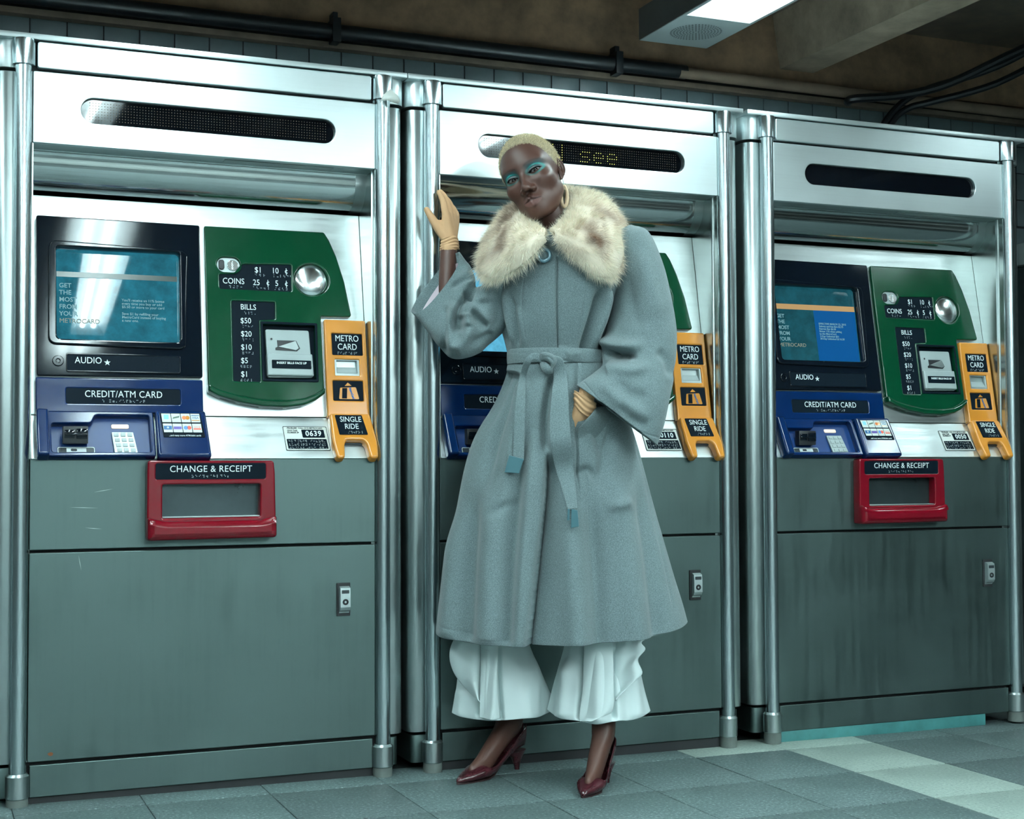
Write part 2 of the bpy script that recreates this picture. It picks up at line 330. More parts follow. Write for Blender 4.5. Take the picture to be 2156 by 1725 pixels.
    for x, v in ((.682, .396), (.631, .361), (.681, .361)):
        A('cent_sign', text('c', .021, x, v+.001, MAIN, .0192, sx=.95), 'white', cl); A('cent_sign', plate('cent', [(x-.0008, v-.010), (x+.0008, v-.010), (x+.0008, v+.009), (x-.0008, v+.009)], [], .0006, .0001, MAIN, .0189), 'white', cl)
    for x, v, n in ((.598, .380, 3), (.648, .380, 6), (.528, .3445, 4), (.592, .3445, 5), (.650, .3445, 4)): braille(x, x+.0075*n, v, n, 1, cl, .0186, r=.0012)
    mr = lathe('coin_mirror', [(.0465*math.sin(k*.1571), .016*math.cos(k*.1571)) for k in range(10, 0, -1)]+[(.0004, .016)], 40); mr.transform(Matrix.Translation((.750, .375, .012))); mr.transform(frame_of(MAIN))
    A('convex_mirror', mr, 'mirror')
    bl = A('bill_label', plate('bill_label', rounded([(.531, .310), (.6485, .310), (.6475, .260), (.6045, .256), (.6025, .0885), (.529, .0885)], .004), [], .002, .0004, MAIN, .0165), 'blackm')
    for s, x, v in (('BILLS', .576, .292), ('$50', .568, .2545), ('$20', .568, .2185), ('$10', .567, .1825), ('$5', .561, .146), ('$1', .560, .1095)):
        A('lettering', text(s, .0215, x, v, MAIN, .0192, sx=.88), 'white', bl)
        braille(x-.010, x+.015, v-.018, 4, 1, bl, .0186, r=.0011)
    A('bill_recess', boxes('bill_recess', [(0, .001, 0, .001, 0, .001)]) if 0 else plate('bill_recess', rrect(.609, .757, .094, .251, .002), [], .002, .0003, MAIN, .001), 'blackm')
    br = A('bill_rim', plate('bill_rim', rounded([(.606, .254), (.760, .254), (.757, .091), (.606, .091)], .004), [rounded([(.6125, .247), (.7535, .247), (.7505, .098), (.6125, .098)], .003)], .004, .0018, MAIN, .0205), 'blackm')
    ac = A('bill_acceptor', plate('bill_acceptor', rounded([(.620, .2345), (.738, .2345), (.741, .160), (.744, .105), (.622, .103), (.622, .160)], .006), [], .013, .002, MAIN, .003), 'grey')
    A('acceptor_nose', plate('acceptor_nose', rounded([(.6205, .168), (.743, .168), (.745, .107), (.6205, .107)], .004), [], .022, .004, MAIN, .003), 'grey', ac)
    A('bill_mouth', plate('bill_mouth', [(.650, .205), (.702, .205), (.712, .184), (.703, .176), (.645, .178), (.645, .184), (.651, .187)], [], .001, .0002, MAIN, .0162), 'rubber', ac)
    A('bill_guide', plate('bill_guide', [(.652, .187), (.700, .204), (.708, .184), (.700, .178)], [], .004, .001, MAIN, .016), 'silver', ac)
    A('acceptor_lens', plate('acceptor_lens', rrect(.633, .638, .205, .211, .0024), [], .001, .0002, MAIN, .0162), 'rubber', ac)
    A('insert_label', plate('insert_label', rrect(.632, .738, .126, .149, .002), [], .0008, .0002, MAIN, .0252), 'blackm', ac)
    A('lettering', text('INSERT BILLS FACE UP', .0082, .685, .141, MAIN, .0264, weight=.0002), 'white', ac)
    # ---- amber card outlet
    yh1 = rrect(.799, .884, .168, .228, .003); yh2 = rrect(.8045, .8725, .1115, .156, .002); yh3 = rrect(.7965, .880, .042, .097, .003)
    A('card_outlet', plate('card_outlet', rounded([(.780, .266), (.8955, .266), (.8945, -.003), (.778, -.003)], .005), [yh1, yh2, yh3], .022, .0035, MAIN, 0, 3), 'orange')
    ml = A('outlet_label', plate('outlet_label', rrect(.797, .886, .166, .230, .003), [], .002, .0004, MAIN, .017), 'blackm')
    A('lettering', text('METRO\nCARD', .0245, .8415, .2025, MAIN, .0195, sx=.82), 'white', ml); braille(.815, .865, .1715, 8, 1, ml, .0191, r=.0012)
    cs_ = A('outlet_slot', plate('outlet_slot', rrect(.8025, .8745, .1095, .158, .002), [rrect(.810, .867, .119, .1535, .001)], .010, .0012, MAIN, .008), 'silver')
    A('slot_back', plate('slot_back', rrect(.806, .871, .112, .156, .001), [], .001, .0002, MAIN, .006), 'side', cs_)
    A('slot_ramp', extr('slot_ramp', [(.0, .0), (.012, .020)], .811, .866), 'grey', cs_).data.transform(frame_of(MAIN) @ Matrix(((1, 0, 0, 0), (0, 0, 1, .119), (0, -1, 0, .018), (0, 0, 0, 1))))
    cl2 = A('outlet_picture', plate('outlet_picture', rrect(.7945, .882, .040, .099, .003), [], .002, .0004, MAIN, .017), 'blackm')
    A('card_picture', plate('card_picture', rounded([(.816, .078), (.860, .080), (.868, .047), (.812, .047)], .003), [rounded([(.822, .077), (.836, .0775), (.834, .0485), (.820, .0485)], .001)], .0006, .0001, MAIN, .0188), 'orange', cl2)
    A('arrow_picture', plate('arrow_picture', [(.829, .083), (.838, .0925), (.848, .084)], [], .0006, .0001, MAIN, .0188), 'orange', cl2)
    A('lettering', text('MetroCard', .0092, .8475, .063, MAIN, .0202, rot=-1.25, weight=.0004, sx=.75), 'Lbl', cl2)
    # single ride piece with two prongs on the shelf slope
    prong = rounded([(.781, .120), (.893, .120), (.902, .030), (.898, -.014), (.876, -.014), (.871, .030), (.862, .040), (.818, .040), (.811, .028), (.807, -.014), (.786, -.014), (.780, .035)], .009, 5)
    A('single_ticket_outlet', plate('single_ticket_outlet', prong, [], .030, .006, SHELF, 0, 3), 'orange')
    A('outlet_chute', plate('outlet_chute', rrect(.815, .866, .036, .050, .002), [], .012, .002, SHELF, 0), 'rubber')
    sp_ = A('single_ticket_label', plate('single_ticket_label', rounded([(.794, .1135), (.868, .1135), (.878, .054), (.800, .054)], .003), [], .002, .0005, SHELF, .0296), 'blackm')
    A('lettering', text('SINGLE\nRIDE', .0225, .8355, .0885, SHELF, .0322, sx=.82), 'white', sp_); braille(.825, .860, .0585, 6, 1, sp_, .0317, SHELF, r=.0012)
    # number label
    nl = A('number_label', plate('number_label', rounded([(.657, .094), (.775, .094), (.779, .022), (.660, .022)], .003), [], .001, .0002, SHELF, .001), 'paper')
    A('label_rim', plate('label_rim', rounded([(.657, .094), (.775, .094), (.779, .022), (.660, .022)], .003), [rounded([(.6585, .0925), (.7735, .0925), (.7775, .0235), (.6615, .0235)], .003)], .0008, .0001, SHELF, .0016), 'ink', nl)
    A('lettering', text('PROBLEM?  CALL (212) METROCARD', .0062, .716, .0885, SHELF, .0027, weight=.00008, sx=.95), 'ink', nl)
    A('lettering', text('GIVE THIS\nNUMBER \u25ba', .0062, .668, .078, SHELF, .0027, 'LEFT', weight=.00008), 'ink', nl)
    A('number_plate', plate('number_plate', rounded([(.706, .084), (.7665, .084), (.7685, .060), (.708, .060)], .002), [], .0006, .0001, SHELF, .0022), 'blackm', nl)
    A('braille_plate', plate('braille_plate', rounded([(.664, .056), (.771, .056), (.774, .027), (.666, .027)], .002), [], .0006, .0001, SHELF, .0022), 'blackm', nl)
    braille(.670, .765, .047, 14, 3, nl, .0028, SHELF, r=.0011)
    # ---- red tray
    rb = rounded([(.301, .830), (.618, .829), (.621, .800), (.625, .632), (.300, .630), (.300, .80)], .008)
    ro = rounded([(.337, .770), (.584, .770), (.583, .6865), (.337, .6855)], .005)
    tr = A('change_tray', plate('change_tray', rb, [ro, rrect(.321, .596, .7835, .8215, .004)], .034, .004, FR, 0, 4), 'red')
    A('tray_roll', plate('tray_roll', rounded([(.300, .690), (.318, .684), (.345, .679), (.582, .679), (.606, .684), (.625, .690), (.625, .632), (.300, .630)], .010, 5), [], .052, .017, FR, 0, 5), 'red')
    cl3 = A('tray_label', plate('tray_label', rrect(.319, .598, .7815, .8235, .004), [], .003, .0005, FR, .030), 'blackm')
    A('lettering', text('CHANGE & RECEIPT', .0232, .458, .808, FR, .0336, sx=.95, sp=1.06), 'white', cl3); braille(.41, .50, .7875, 11, 1, cl3, .0332, FR, r=.0012)
    fl_ = A('tray_flap', plate('tray_flap', rrect(.334, .587, .682, .774, .002), [], .003, .0006, FR, .002), 'flap')
    A('tray_edge', boxes('tray_edge', [(.338, .583, -.030, -.004, .6865, .6895)], .0005), 'silver', fl_)
    # ---- lock
    lk = A('lock_housing', plate('lock_housing', rrect(.7935, .830, .420, .507, .002), [], .004, .0008, FR, 0), 'nearblack')
    hd = [(-.006, .4985), (-.016, .494), (-.018, .476), (-.018, .444), (-.013, .436), (-.006, .432), (-.004, .428)]
    V = [(x, y-.002, z) for x in (.799, .826) for (y, z) in hd+[(-.002, .428), (-.002, .4985)]]; n = len(hd)+2
    A('lock_handle', mesh('lock_handle', V, [tuple(range(n)), tuple(range(2*n-1, n-1, -1))]+[(i, n+i, n+(i+1) % n, (i+1) % n) for i in range(n)], ang=.4), 'silver', lk)
    A('keyhole', plate('keyhole', rrect(.8045, .8205, .450, .466, .0078), [rrect(.8095, .8155, .455, .461, .0029)], .003, .001, FR, .019), 'rubber', lk)
    A('maker_plate', plate('maker_plate', rrect(.8025, .8225, .480, .489, .001), [], .001, .0002, FR, .0195), 'ink', lk)
    return R_
FONT57 = {'Y': '10001 10001 01010 00100 00100 00100 00100', 'O': '01110 10001 10001 10001 10001 10001 01110', 'u': '10001 10001 10001 10001 10001 10011 01101',
 's': '00000 00000 01111 10000 01110 00001 11110', 'e': '00000 00000 01110 10001 11111 10000 01110', 'o': '00000 00000 01110 10001 10001 10001 01110', ' ': '00000 '*7}
def copy_tree(o, parent=None):
    c = o.copy(); COL.objects.link(c); c.parent = parent
    for ch in list(o.children): copy_tree(ch, c)
    return c
def child(o, name):
    for c in o.children:
        if c.name.split('.')[0] == name: return c
def screen(root, kind):
    n = 14; V = [(.088+.313*a/n, .187+.247*b/n, .0010+.0022*(1-(2*a/n-1)**2)*(1-0*b)+.0022*(1-(2*b/n-1)**2)-.001) for b in range(n+1) for a in range(n+1)]
    sm_ = mesh('screen', V, [(b*(n+1)+a, b*(n+1)+a+1, (b+1)*(n+1)+a+1, (b+1)*(n+1)+a) for b in range(n) for a in range(n)], True, None); sm_.transform(frame_of(MAIN))
    sc = link('screen', sm_, MT['scr%d' % kind], root)
    if kind == 2: return
    for i, s in enumerate(['GET', 'THE', 'MOST', 'FROM', 'YOUR']):
        link('lettering', text(s, .0165, .098, .335-.0185*i, MAIN, .0048, 'LEFT', weight=.0002), MT['scrtxt'], sc)
    link('lettering', text('METROCARD', .0165, .098, .335-.0185*5, MAIN, .0048, 'LEFT'), MT['scrgold'], sc)
    if kind == 3:
        link('band', plate('band', [(.092, .375), (.394, .375), (.394, .358), (.092, .358)], [], .0006, .0001, MAIN, .0044), MT['scrband'], sc)
        link('blue_box', plate('blue_box', [(.238, .3575), (.394, .3575), (.392, .195), (.240, .195)], [], .0006, .0001, MAIN, .0044), MT['scrblue'], sc)
        tx = 'EFFECTIVE MARCH 22, 2015\nSubway and bus fare $2.75\nExpress Bus $6.50\nBonus 11% when adding\nto the MetroCard\n7-Day Unlimited $31\n30-Day Unlimited $116.50'
    else: tx = 'You\'ll receive an 11% bonus\nevery time you buy or add\n$5.50 or more to your card\n\nSave $1 by refilling your\nMetroCard instead of buying\na new one.'
    if kind == 1: link('band', plate('band', [(.092, .372), (.394, .372), (.394, .358), (.092, .358)], [], .0006, .0001, MAIN, .0044), MT['scrband1'], sc)
    link('lettering', text(tx, .0095 if kind == 1 else .0085, .252, .275 if kind == 1 else .29, MAIN, .0056, 'LEFT', weight=.0001), MT['scrtxt'], sc)
def leds(root, s, xstart, lit=True, n=None):
    w = child(root, 'display_window'); on = []; off = []
    pit = .0072
    cols = []
    for ch in s:
        rows = FONT57[ch].split()
        for c in range(5): cols.append([rows[r][c] == '1' for r in range(7)])
        cols.append([False]*7)
    nx = int((.772-.160)/pit)
    for i in range(nx):
        x = .160+pit*i
        for r in range(7):
            v = 1.724-r*.0070
            ci = i-int((xstart-.160)/pit)
            (on if 0 <= ci < len(cols) and cols[ci][r] and lit else off).append((x, v))
    if on: tag(link('lit_dots', dots('lit_dots', on, .0013, FR, -.0085, 6), MT['led'], w), kind='stuff')
    tag(link('unlit_dots', dots('unlit_dots', off, .0011, FR, -.0087, 5), MT['ledoff'], w), kind='stuff')
def emis(name, c, s, r=.035, blur=True):
    m, t, b = nt(name); b.inputs['Base Color'].default_value = (.004, .008, .01, 1); b.inputs['Roughness'].default_value = r; b.inputs['Specular IOR Level'].default_value = .65
    v = coord(t, (2.2, 2.2, 2.2)); f = noise_n(t, v, 9, 7, .7); rr = ramp(t, f, [(.25, tuple(x*.45 for x in c)), (.75, tuple(x*1.35 for x in c))]); t.links.new(rr.outputs[0], b.inputs['Emission Color']); b.inputs['Emission Strength'].default_value = s
    return m
MT['scr1'] = emis('screen_teal', (.015, .15, .215), 1.0); MT['scr3'] = emis('screen_green_teal', (.008, .075, .10), 1.0); MT['scr2'] = emis('screen_sky', (.10, .42, .62), 1.0)
MT['scrtxt'] = plain('screen_text', (.02, .02, .02), .5, emit=(.18, .42, .48), es=.7); MT['scrgold'] = plain('screen_gold_text', (.02, .02, .02), .5, emit=(.30, .34, .25), es=.6)
MT['scrband'] = plain('screen_amber_band', (.02, .02, .02), .2, emit=(.55, .34, .13), es=.8); MT['scrband1'] = plain('screen_faint_band', (.02, .02, .02), .2, emit=(.07, .15, .14), es=.4)
MT['scrblue'] = plain('screen_blue', (.0, .01, .03), .15, emit=(.004, .10, .33), es=.75)
def number(root, s):
    nl = child(root, 'number_label')
    link('lettering', text(s, .0215, .7375, .0715, SHELF, .0034, sx=.92, sp=1.12, weight=.0004), MT['white'], nl)
proto = machine()
MXS = [(0, '0639', 1, 'leftmost whole steel ticket machine, dark slot display, number plate reading 0639'),
       (1.0585, '0110', 2, 'steel ticket machine half hidden behind the woman, lit yellow dots on its display'),
       (2.1290, '0050', 3, 'rightmost steel ticket machine, worn turquoise plinth, number plate reading 0050'),
       (-1.0625, None, 2, 'steel ticket machine cut off by the left picture edge')]
machs = [proto]+[copy_tree(proto) for _ in range(3)]
for o, (x, num, k, lab) in zip(machs, MXS):
    o.location = (x, 0, 0); o['label'] = lab
    screen(o, k)
    if num: number(o, num)
    if k == 2 and num: leds(o, 'YOu see', .285)
    elif k == 1: leds(o, ' ', .2, False)
m3 = machs[2]; pl = child(m3, 'plinth'); pl.data = boxes('plinth', [(.02, .80, .004, .10, -.02, .016)], .002); pl.data.materials.append(MT['teal']); pl['label'] = 'worn turquoise painted plinth'
rag = mesh('paper_scrap', [(-.022, .0, .028), (.0, -.012, .052), (.030, -.004, .030), (.040, .004, .012), (.026, -.008, -.002), (-.01, -.016, .006), (-.026, -.010, .004), (-.034, -.004, -.004), (-.030, -.012, .012)], [(0, 1, 2, 5), (2, 3, 4, 5), (0, 5, 6), (0, 6, 8), (8, 6, 7)])
ro_ = tag(link('paper_scrap', rag, MT['paper']), 'crumpled pale paper scrap caught under a post cap of the left ticket machine', 'paper'); ro_.location = (.928, -.034, 1.785); ro_.scale = (.8, .8, .7)
so = ro_.modifiers.new('t', 'SOLIDIFY'); so.thickness = .0012
MT['rust'] = plain('rust', (.16, .05, .015), .8); MT['scratch'] = plain('bare_scratch', (.45, .52, .50), .5, .6)
m1 = machs[0]
link('rust_spot', plate('rust_spot', [(.078+.0058*math.cos(k)*(1+.25*math.sin(k*2.7)), .118+.0045*math.sin(k)) for k in [q*.52 for q in range(12)]], [], .0006, .0001, FR, 0), MT['rust'], m1)
for (x0, z0, x1, z1) in ((.175, .752, .222, .760), (.118, .716, .186, .713), (.155, .665, .196, .661), (.140, .598, .147, .560)):
    dx, dz = x1-x0, z1-z0; l = math.hypot(dx, dz); nx, nz = -dz/l*.0006, dx/l*.0006
    link('scratch', plate('scratch', [(x0, z0), ((x0+x1)/2-nx, (z0+z1)/2-nz), (x1, z1), ((x0+x1)/2+nx, (z0+z1)/2+nz)], [], .0003, .00005, FR, -.00012), MT['scratch'], m1)
# ------------------------------------------------------------------ setting
def stone(name, base, lite, dark, sc=125):
    m, t, b = nt(name); v = coord(t, (1, 1, 1)); f = noise_n(t, v, sc, 3, .7); g = noise_n(t, v, 4, 6, .6)
    rr = ramp(t, f, [(.30, dark), (.46, base), (.56, base), (.72, lite)])
    mx = t.nodes.new('ShaderNodeMixRGB'); mx.blend_type = 'MULTIPLY'; mx.inputs[0].default_value = .5; t.links.new(rr.outputs[0], mx.inputs[1])
    r3 = ramp(t, g, [(.3, (.55, .6, .6)), (.7, (1.1, 1.1, 1.1))]); t.links.new(r3.outputs[0], mx.inputs[2]); t.links.new(mx.outputs[0], b.inputs['Base Color'])
    r2 = ramp(t, g, [(.3, (.42,)), (.7, (.66,))]); t.links.new(r2.outputs[0], b.inputs['Roughness']); bump(t, b, f, .25, .0006); return m
MT['tile'] = stone('speckled_floor_stone', (.105, .150, .150), (.34, .42, .41), (.022, .036, .042))
MT['tile_b'] = stone('speckled_floor_stone_dark', (.09, .125, .125), (.28, .35, .34), (.020, .032, .038))
MT['tilelight'] = stone('pale_floor_stone', (.30, .37, .33), (.46, .54, .48), (.16, .20, .19))
MT['grout'] = plain('dark_grout', (.03, .045, .045), .8)
fl = tag(link('floor', mesh('floor', [(x, y, -.10 if q == 0 else -.007*x-.0085) for q in (0, 1) for (x, y) in ((-6, -9), (9, -9), (9, 1), (-6, 1))], [(3, 2, 1, 0), (4, 5, 6, 7), (0, 1, 5, 4), (1, 2, 6, 5), (2, 3, 7, 6), (3, 0, 4, 7)], False), MT['grout']), kind='structure')
slope = lambda x: -.007*x
fl_me = fl.data
tb = boxes('tile', [(-.1508, .1508, -.1622, .1622, -.012, 0)], .0016)
tmeshes = []
for k in ('tile', 'tile_b', 'tilelight'):
    c = tb.copy(); c.materials.append(MT[k]); tmeshes.append(c)
rnd = random.Random(8); nt_ = 0
tshort = []
for k in ('tile', 'tile_b', 'tilelight'):
    c = boxes('tile', [(-.151, .151, -.085, .085, -.012, 0)], .0012); c.materials.append(MT[k]); tshort.append(c)
rest = []
for i in range(-14, 25):
    for j in range(0, 13):
        x = -.012+.3038*(i+.5)
        y = -.098-.3295*(j-.5) if j > 0 else -.098+.087
        light = (i == 7 or (i == 6 and j == 0))
        k = 2 if light else (1 if (i > 7 or rnd.random() < .2) else 0)
        if j <= 4 and -2 <= i <= 11:
            o = link('tile', (tshort if j == 0 else tmeshes)[k], None, fl); o.location = (x, y, slope(x)+rnd.uniform(-.0004, .0004)); o.rotation_euler = (0, .007, 0); nt_ += 1
        else: rest.append((x, y, slope(x), k))
for k in range(3):
    bs = [(x-.151, x+.151, y-.1635, y+.1635, z-.012, z-.0005) for (x, y, z, kk) in rest if kk == k]
    if bs: tag(link('tile_field', boxes('tile_field', bs), (MT['tile'], MT['tile_b'], MT['tilelight'])[k], fl), kind='stuff')
# walls
MT['walltile'] = plain('grey_glazed_tile', (.105, .140, .150), .35, var=.22, bst=.1, bsc=30)
MT['conc'] = plain('brown_stained_concrete', (.20, .12, .07), .85, var=.5, bst=.6, bsc=18)
MT['ceil'] = plain('dark_painted_concrete', (.13, .095, .07), .85, var=.5, bst=.5, bsc=10)
MT['beam'] = plain('beam_concrete', (.30, .23, .17), .8, var=.45, bst=.5, bsc=25)
MT['pipe'] = plain('black_conduit', (.006, .008, .011), .4, var=.2)
MT['pipeb'] = plain('tan_conduit', (.20, .14, .10), .6, var=.3)
wall = tag(link('wall_back', boxes('wall_back', [(-6, 9, .905, 1.0, -.1, 3.0)]), MT['nearblack']), kind='structure')
tw = boxes('wall_tile', [(-.0527, .0527, -.006, 0, -.0527, .0527)], .0015); tw.materials.append(MT['walltile'])
for i in range(-2, 41):
    for j, z in enumerate((2.160, 2.0505, 1.941, 1.8315)):
        if j > 1 and i < 26: continue
        o = link('wall_tile', tw, None, wall); o.location = (.076+.1093*(i+.5) if j % 2 == 0 else .076+.1093*(i+.5), .905+rnd.uniform(0, .0015), z)
link('wall_tile_field', boxes('wall_tile_field', [(-6, -.25, .900, .905, 1.7, 2.21), (4.6, 9, .900, .905, .0, 2.21), (-.25, 4.6, .9005, .905, 0, 1.77)]), MT['walltile'], wall)['kind'] = 'stuff'
link('upper_concrete', boxes('upper_concrete', [(-6, 9, .872, .92, 2.262, 3.0)]), MT['conc'], wall)
cl_ = tag(link('ceiling', boxes('ceiling', [(-6, 9, -9, 1.0, 2.50, 2.60)]), MT['ceil']), kind='structure')
def beam(x0, x1, z0, mat, nm='trim_1'):
    pass
for k, (x0, x1, z0) in enumerate([(2.755, 2.905, 2.30), (1.20, 1.32, 2.40), (-.4, -.28, 2.40), (4.3, 4.45, 2.30)]):
    V = [(x0-.03, 2.50), (x0, z0), (x1, z0), (x1+.02, 2.50)]
    me = mesh('beam', [(x, y, z) for y in (-9, .872) for (x, z) in V], [(0, 1, 2, 3), (7, 6, 5, 4), (0, 4, 5, 1), (1, 5, 6, 2), (2, 6, 7, 3), (3, 7, 4, 0)], False)
    b_ = link('beam', me, MT['beam'], cl_)
tag(link('wall_rear', boxes('wall_rear', [(-6, 9, -9.1, -9.0, -.1, 2.6)]), plain('rear_wall_tile', (.34, .38, .37), .4, var=.3)), kind='structure')
tag(link('wall_left', boxes('wall_left', [(-6.1, -6, -9, 1.0, -.1, 2.6)]), plain('side_wall_tile', (.40, .44, .43), .4, var=.3)), kind='structure')
tag(link('wall_right', boxes('wall_right', [(9, 9.1, -9, 1.0, -.1, 2.6)]), plain('end_wall_tile', (.40, .44, .43), .4, var=.3)), kind='structure')
def tube(name, pts, r, seg=10, cap=True):
    pts = [np.array(p, float) for p in pts]; V = []; F = []
    up = np.array([0, 0, 1.0])
    for i, p in enumerate(pts):
        d = pts[min(i+1, len(pts)-1)]-pts[max(i-1, 0)]; d /= np.linalg.norm(d)
        a = np.cross(d, up)
        if np.linalg.norm(a) < .1: a = np.cross(d, np.array([0, 1.0, 0]))
        a /= np.linalg.norm(a); b = np.cross(a, d); rr = r[i] if hasattr(r, '__len__') else r
        for k in range(seg):
            t = 2*math.pi*k/seg; V.append(p+rr*(a*math.cos(t)+b*math.sin(t)))
    n = len(pts)
    for i in range(n-1):
        for k in range(seg): F.append((i*seg+k, (i+1)*seg+k, (i+1)*seg+(k+1) % seg, i*seg+(k+1) % seg))
    if cap: F.append(tuple(range(seg))); F.append(tuple(range((n-1)*seg, n*seg))[::-1])
    return mesh(name, V, F)
def cr(pts, n):
    pts = [np.minimum(np.array(p, float), [99, 99, 2.46]) for p in pts]; out = []; m = len(pts)
    for i in range(m-1):
        p0, p1, p2, p3 = pts[max(i-1, 0)], pts[i], pts[i+1], pts[min(i+2, m-1)]
        for k in range(n):
            t = k/n; out.append(.5*((2*p1)+(-p0+p2)*t+(2*p0-5*p1+4*p2-p3)*t*t+(-p0+3*p1-3*p2+p3)*t**3))
    out.append(pts[-1]); return out
cn = tag(link('conduit', tube('conduit', [(-2, .84, 2.236), (2.33, .84, 2.236)], .026, 12), MT['pipe']), 'thick black conduit running along the top of the tiled wall', 'pipe')
for x in (1.02, 2.05):
    link('clamp', boxes('clamp', [(x-.014, x+.014, .808, .90, 2.196, 2.276), (x-.009, x+.009, .83, .90, 2.276, 2.30)], .003), MT['pipe'], cn)
tag(link('conduit', tube('conduit', [(2.30, .835, 2.232), (5.5, .835, 2.215)], .021, 12), MT['pipeb']), 'tan conduit continuing the black one towards the right', 'pipe')
tag(link('wall_rail', boxes('wall_rail', [(-2, 5.5, .86, .90, 2.188, 2.208)], .002), MT['ceil']), 'thin dark rail under the conduit on the tiled wall', 'rail')
# two cables dropping behind the right machine
for dx, dz, lb in ((0, 0, 'upper black cable sweeping down behind the right ticket machine'), (.05, -.045, 'lower black cable sweeping down behind the right ticket machine')):
    pa = [P(2250+dx*0, 60+dx*700, .45), P(2100, 140+dx*700, .55), P(1960, 185+dx*600, .68), P(1905+dx*200, 212+dx*300, .72), P(1868+dx*300, 250, .74), P(1840+dx*300, 300, .75)]
    tag(link('cable', tube('cable', cr(pa, 6), .013), MT['pipe']), lb, 'cable')
tag(link('cable', tube('cable', cr([P(1785, 215, .80), P(1800, 208, .76), P(1900, 200, .70), P(2000, 175, .62), P(2160, 100, .5), P(2300, 20, .4)], 6), .016), MT['pipe']), 'thick black hose curling off the wall above the right ticket machine', 'cable')
# junk sliver right of the row
rb_ = empty('wall_cabinet', (3.55, .3, 0)); tag(rb_, 'grey steel cabinet glimpsed past the right end of the row', 'cabinet')
link('body', boxes('body', [(-.05, .6, .0, .5, 0, 1.53)], .004), MT['side'], rb_); link('door_panel', boxes('door_panel', [(-.04, .58, -.012, 0, .05, .60), (-.04, .58, -.012, 0, .61, .72), (-.04, .58, -.012, 0, .73, 1.30)], .003), MT['side'], rb_)
link('pale_strip', boxes('pale_strip', [(-.05, .6, -.01, .3, 1.54, 1.62)], .003), MT['grey'], rb_)  # pale grey band across the cabinet top
# fixtures
MT['lampbody'] = plain('lamp_housing', (.30, .34, .34), .5, var=.1)
MT['lampedge'] = plain('lamp_side', (.10, .10, .10), .5, var=.3)
MT['reflector'] = plain('lamp_reflector', (.8, .85, .85), .25, emit=(.62, .95, 1.0), es=.12)  # faint glow set in the material, standing in for tube light bounced off it
MT['tubeglow'] = plain('lamp_tube', (.9, .95, .95), .4, emit=(.78, .98, 1.0), es=36)
MT['tubeglow_fill'] = plain('lamp_tube_fill', (.9, .95, .95), .4, emit=(.78, .98, 1.0), es=85)  # boosted tubes of the added lights behind the camera, filling the front
MT['tubeglow_fill_right'] = plain('lamp_tube_fill_right', (.9, .95, .95), .4, emit=(.78, .98, 1.0), es=190)  # strongest fill tubes, for the added rows behind the camera on the right
labs = ['grey ceiling light with round speaker grille over the right ticket machine', 'long ceiling light in front of the left ticket machine', 'long ceiling light further left', 'short added fill light further right, out of the picture', *['added fill light behind the camera, %s' % q for q in ('right row near', 'middle row near', 'left row near', 'far right row near', 'right row far', 'middle row far', 'left row far')]]
for i, (fx, ya, yb) in enumerate(FIXTURES):
    r = empty('ceiling_light', (fx, 0, LIGHT_Z)); tag(r, labs[i], 'light')
    n0 = ya-.30; w = .130
    link('housing', boxes('housing', [(-w, w, n0, ya, 0, .11), (-w, -w+.012, yb, n0, 0, .11), (w-.012, w, yb, n0, 0, .11), (-w, w, yb, n0, .10, .112), (-w, w, yb-.012, yb, 0, .11)], .001), MT['lampbody'], r)
    link('side_plate', boxes('side_plate', [(-w-.003, -w-.0005, yb, ya, .001, .108), (w+.0005, w+.003, yb, ya, .001, .108)]), MT['lampedge'], r)
    link('hanger', boxes('hanger', [(-.02, .02, ya-.2, ya-.16, .11, .24), (-.02, .02, yb+.2, yb+.24, .11, .24)]), MT['lampedge'], r)
    fr_ = [(-.118, n0-.002), (.118, n0-.002), (.118, yb+.01), (-.118, yb+.01)]
    V = [(x, y, -.0) for x, y in fr_]+[(x*.55, y+(-.09 if y > (n0+yb)/2 else .09), .085) for x, y in fr_]
    link('reflector', mesh('reflector', V, [(0, 1, 5, 4), (1, 2, 6, 5), (2, 3, 7, 6), (3, 0, 4, 7), (4, 5, 6, 7)], False), MT['reflector'], r)
    for x in (-.038, .038):
        link('tube', tube('tube', [(x, n0-.10, .045), (x, yb+.10, .045)], .016, 10), MT['tubeglow' if i < 4 else ('tubeglow_fill_right' if fx > 2 else 'tubeglow_fill')], r)
    if i == 0:
        pts = []
        for ring in range(1, 9):
            for k in range(ring*6): a = 2*math.pi*k/(ring*6); pts.append((.0105*ring*math.cos(a), (ya-.155)+.0105*ring*math.sin(a)))
        V = []; F = []
        for (x, y) in pts:
            b0 = len(V)
            for k in range(6): a = k*math.pi/3; V.append((x+.0036*math.cos(a), y+.0036*math.sin(a), -.0008))
            F.append(tuple(range(b0, b0+6)))
        g = link('speaker_grille', mesh('speaker_grille', V, F, False), MT['ink'], r); g['kind'] = 'stuff'
